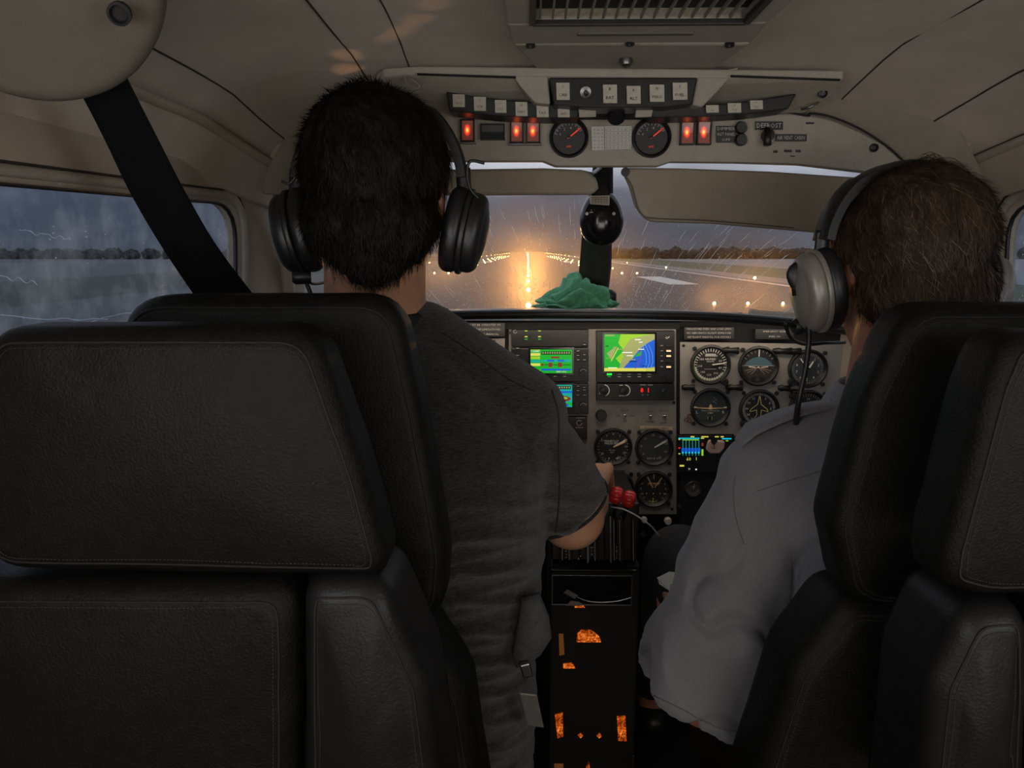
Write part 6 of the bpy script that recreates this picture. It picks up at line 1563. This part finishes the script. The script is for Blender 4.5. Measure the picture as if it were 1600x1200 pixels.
prism('strap_tab', [Q(880, 926), Q(886, 920), Q(904, 930), Q(898, 936)], (0, -1, 0), .002, M_steel, pd)
prism('tray_glint', [Q(884, 946), Q(892, 938), Q(905, 940), Q(915, 946)], (0, -1, 0), .0015, mat('glint_brown', (.25, .2, .16), .6), pd)  # brown patch painted in for a glint on the tray
M_amberwin = bpy.data.materials.new('amber_window'); M_amberwin.use_nodes = True
_t = M_amberwin.node_tree; _b = _t.nodes['Principled BSDF']; _b.inputs['Base Color'].default_value = (.12, .03, .005, 1); _b.inputs['Roughness'].default_value = .2
_co = _t.nodes.new('ShaderNodeTexCoord'); _n = _t.nodes.new('ShaderNodeTexNoise'); _n.inputs['Scale'].default_value = 95; _n.inputs['Detail'].default_value = 4; _n.inputs['Distortion'].default_value = 1.5
_t.links.new(_co.outputs['Object'], _n.inputs['Vector']); _r = _t.nodes.new('ShaderNodeValToRGB'); _r.color_ramp.elements[0].position = .36; _r.color_ramp.elements[0].color = (.10, .012, .001, 1); _r.color_ramp.elements[1].position = .68; _r.color_ramp.elements[1].color = (1.6, .42, .06, 1)
_x = _r.color_ramp.elements.new(.5); _x.color = (.62, .085, .006, 1)
_t.links.new(_n.outputs[0], _r.inputs[0]); _t.links.new(_r.outputs[0], _b.inputs['Emission Color']); _b.inputs['Emission Strength'].default_value = .6
M_amberdim = mat('amber_window_dim', (.10, .035, .01), .3, emit=(.16, .06, .012), estr=.5)
for pts, m_ in (([(901, 1001), (902, 990), (908, 984), (924, 984), (936, 994), (938, 999)], 1), ([(901, 1001), (938, 1000), (939, 1003), (901, 1003)], 1), ([(873, 990), (880, 990), (882, 1022), (874, 1024)], 0), ([(880, 1044), (880, 1037), (894, 1035), (899, 1044)], 1), ([(867, 1116), (879, 1113), (880, 1150), (871, 1153)], 1), ([(964, 1119), (977, 1118), (979, 1158), (966, 1157)], 1),
                ([(903, 1148), (907, 1145), (911, 1149), (907, 1153)], 1), ([(932, 1149), (937, 1145), (940, 1150), (936, 1153)], 1), ([(866, 1193), (880, 1193), (881, 1215), (866, 1215)], 0), ([(916, 1198), (920, 1190), (924, 1215), (916, 1215)], 1), ([(898, 947), (912, 946), (914, 949), (898, 949)], 1)):
    prism('amber_window', [Q(x, y, QY + .009) for x, y in pts], (0, -1, 0), .0015, M_amberwin if m_ else M_amberdim, pd, bevel=0)
prism('silver_edge', [Q(988, 1180, QY + .009), Q(991, 1180, QY + .009), Q(990, 1215, QY + .009), Q(987, 1215, QY + .009)], (0, -1, 0), .002, M_steel, pd)
# papers by the right man's knee
pm = thing('folded_papers', 'folded white papers held at the knee beside the white shirt sleeve', 'papers', P(1045, 910, 1.10))
for k in range(4):
    prism('sheet', [P(1026 + k, 903 + k * 3, 1.10), P(1046, 893 + k * 2, 1.11), P(1075, 897 + k * 2, 1.13), P(1072, 925 + k * 2, 1.13), P(1046 + k, 922 + k, 1.10)], V((.1, -1, .4)), .0008, M_white if k != 1 else mat('pale_blue_paper', (.35, .42, .5), .8), pm, bevel=0)
# belt flap, buckle and plate by the left man's hip
fl = thing('belt_flap', 'grey cloth belt flap at the hip of the man in the grey t-shirt', 'seat belt', P(835, 990, .82))
bm = bmesh.new(); L_ = [(815, 935), (843, 930), (858, 965), (862, 995), (845, 1022), (826, 1035), (806, 1043), (800, 1020)]
ctr = P(832, 985, .805)
f0 = [P(x, y, .82) for x, y in L_]; bm_loft(bm, [[p + V((0, .006, 0)) for p in f0], [p + V((0, 0, 0)) for p in f0], [ctr + (p - ctr) * .9 + V((0, -.008, 0)) for p in f0], [ctr + (p - ctr) * .45 + V((0, -.010, 0)) for p in f0]])
for v in bm.verts: v.co += V((0, .006 * noise.noise(v.co * 30), 0))
frombm('flap_cloth', bm, mat('grey_canvas', (.06, .062, .066), .9, nscale=150, namt=.3, bump=.4, bscale=900), fl, smooth=True)
box('buckle', P(822, 1046, .80), (.012, .008, .018), M_chrome, fl, bevel=.002, rot=Matrix.Rotation(radians(-15), 3, 'Y'))
pl_ = prism('metal_plate', [P(811, 1083, .80), P(839, 1086, .80), P(850, 1138, .81), P(824, 1134, .81)], (0, 1, 0), .003, mat('grey_tongue_plate', (.21, .205, .19), .4, metal=.4, nscale=120, namt=.1), None, bevel=.0015)
tagp(pl_, 'flat grey belt tongue plate hanging below the grey flap', 'belt plate')
# warm gleams on the headliner, cast by small spots added inside the cabin
for px, py, Yt, pw, an in ((541, 84, 1.0, 4, 4.2), (545, 106, 1.05, 5, 5.0), (552, 128, 1.12, 5, 5.5)):
    spot('ceiling_gleam', (.02, 1.36, EZ - .11), P(px, py, Yt), pw * .8, (1, .50, .22), an, .8, .002)
for px, py, Yt, an in ((618, 76, .97, 4.6), (640, 66, .95, 4.6), (664, 54, .92, 4.6), (688, 38, .88, 4.4), (710, 20, .85, 4)):
    spot('ceiling_gleam', (.13, .95, EZ - .30), P(px, py, Yt), 1.9, (1, .50, .22), an, .9, .002)
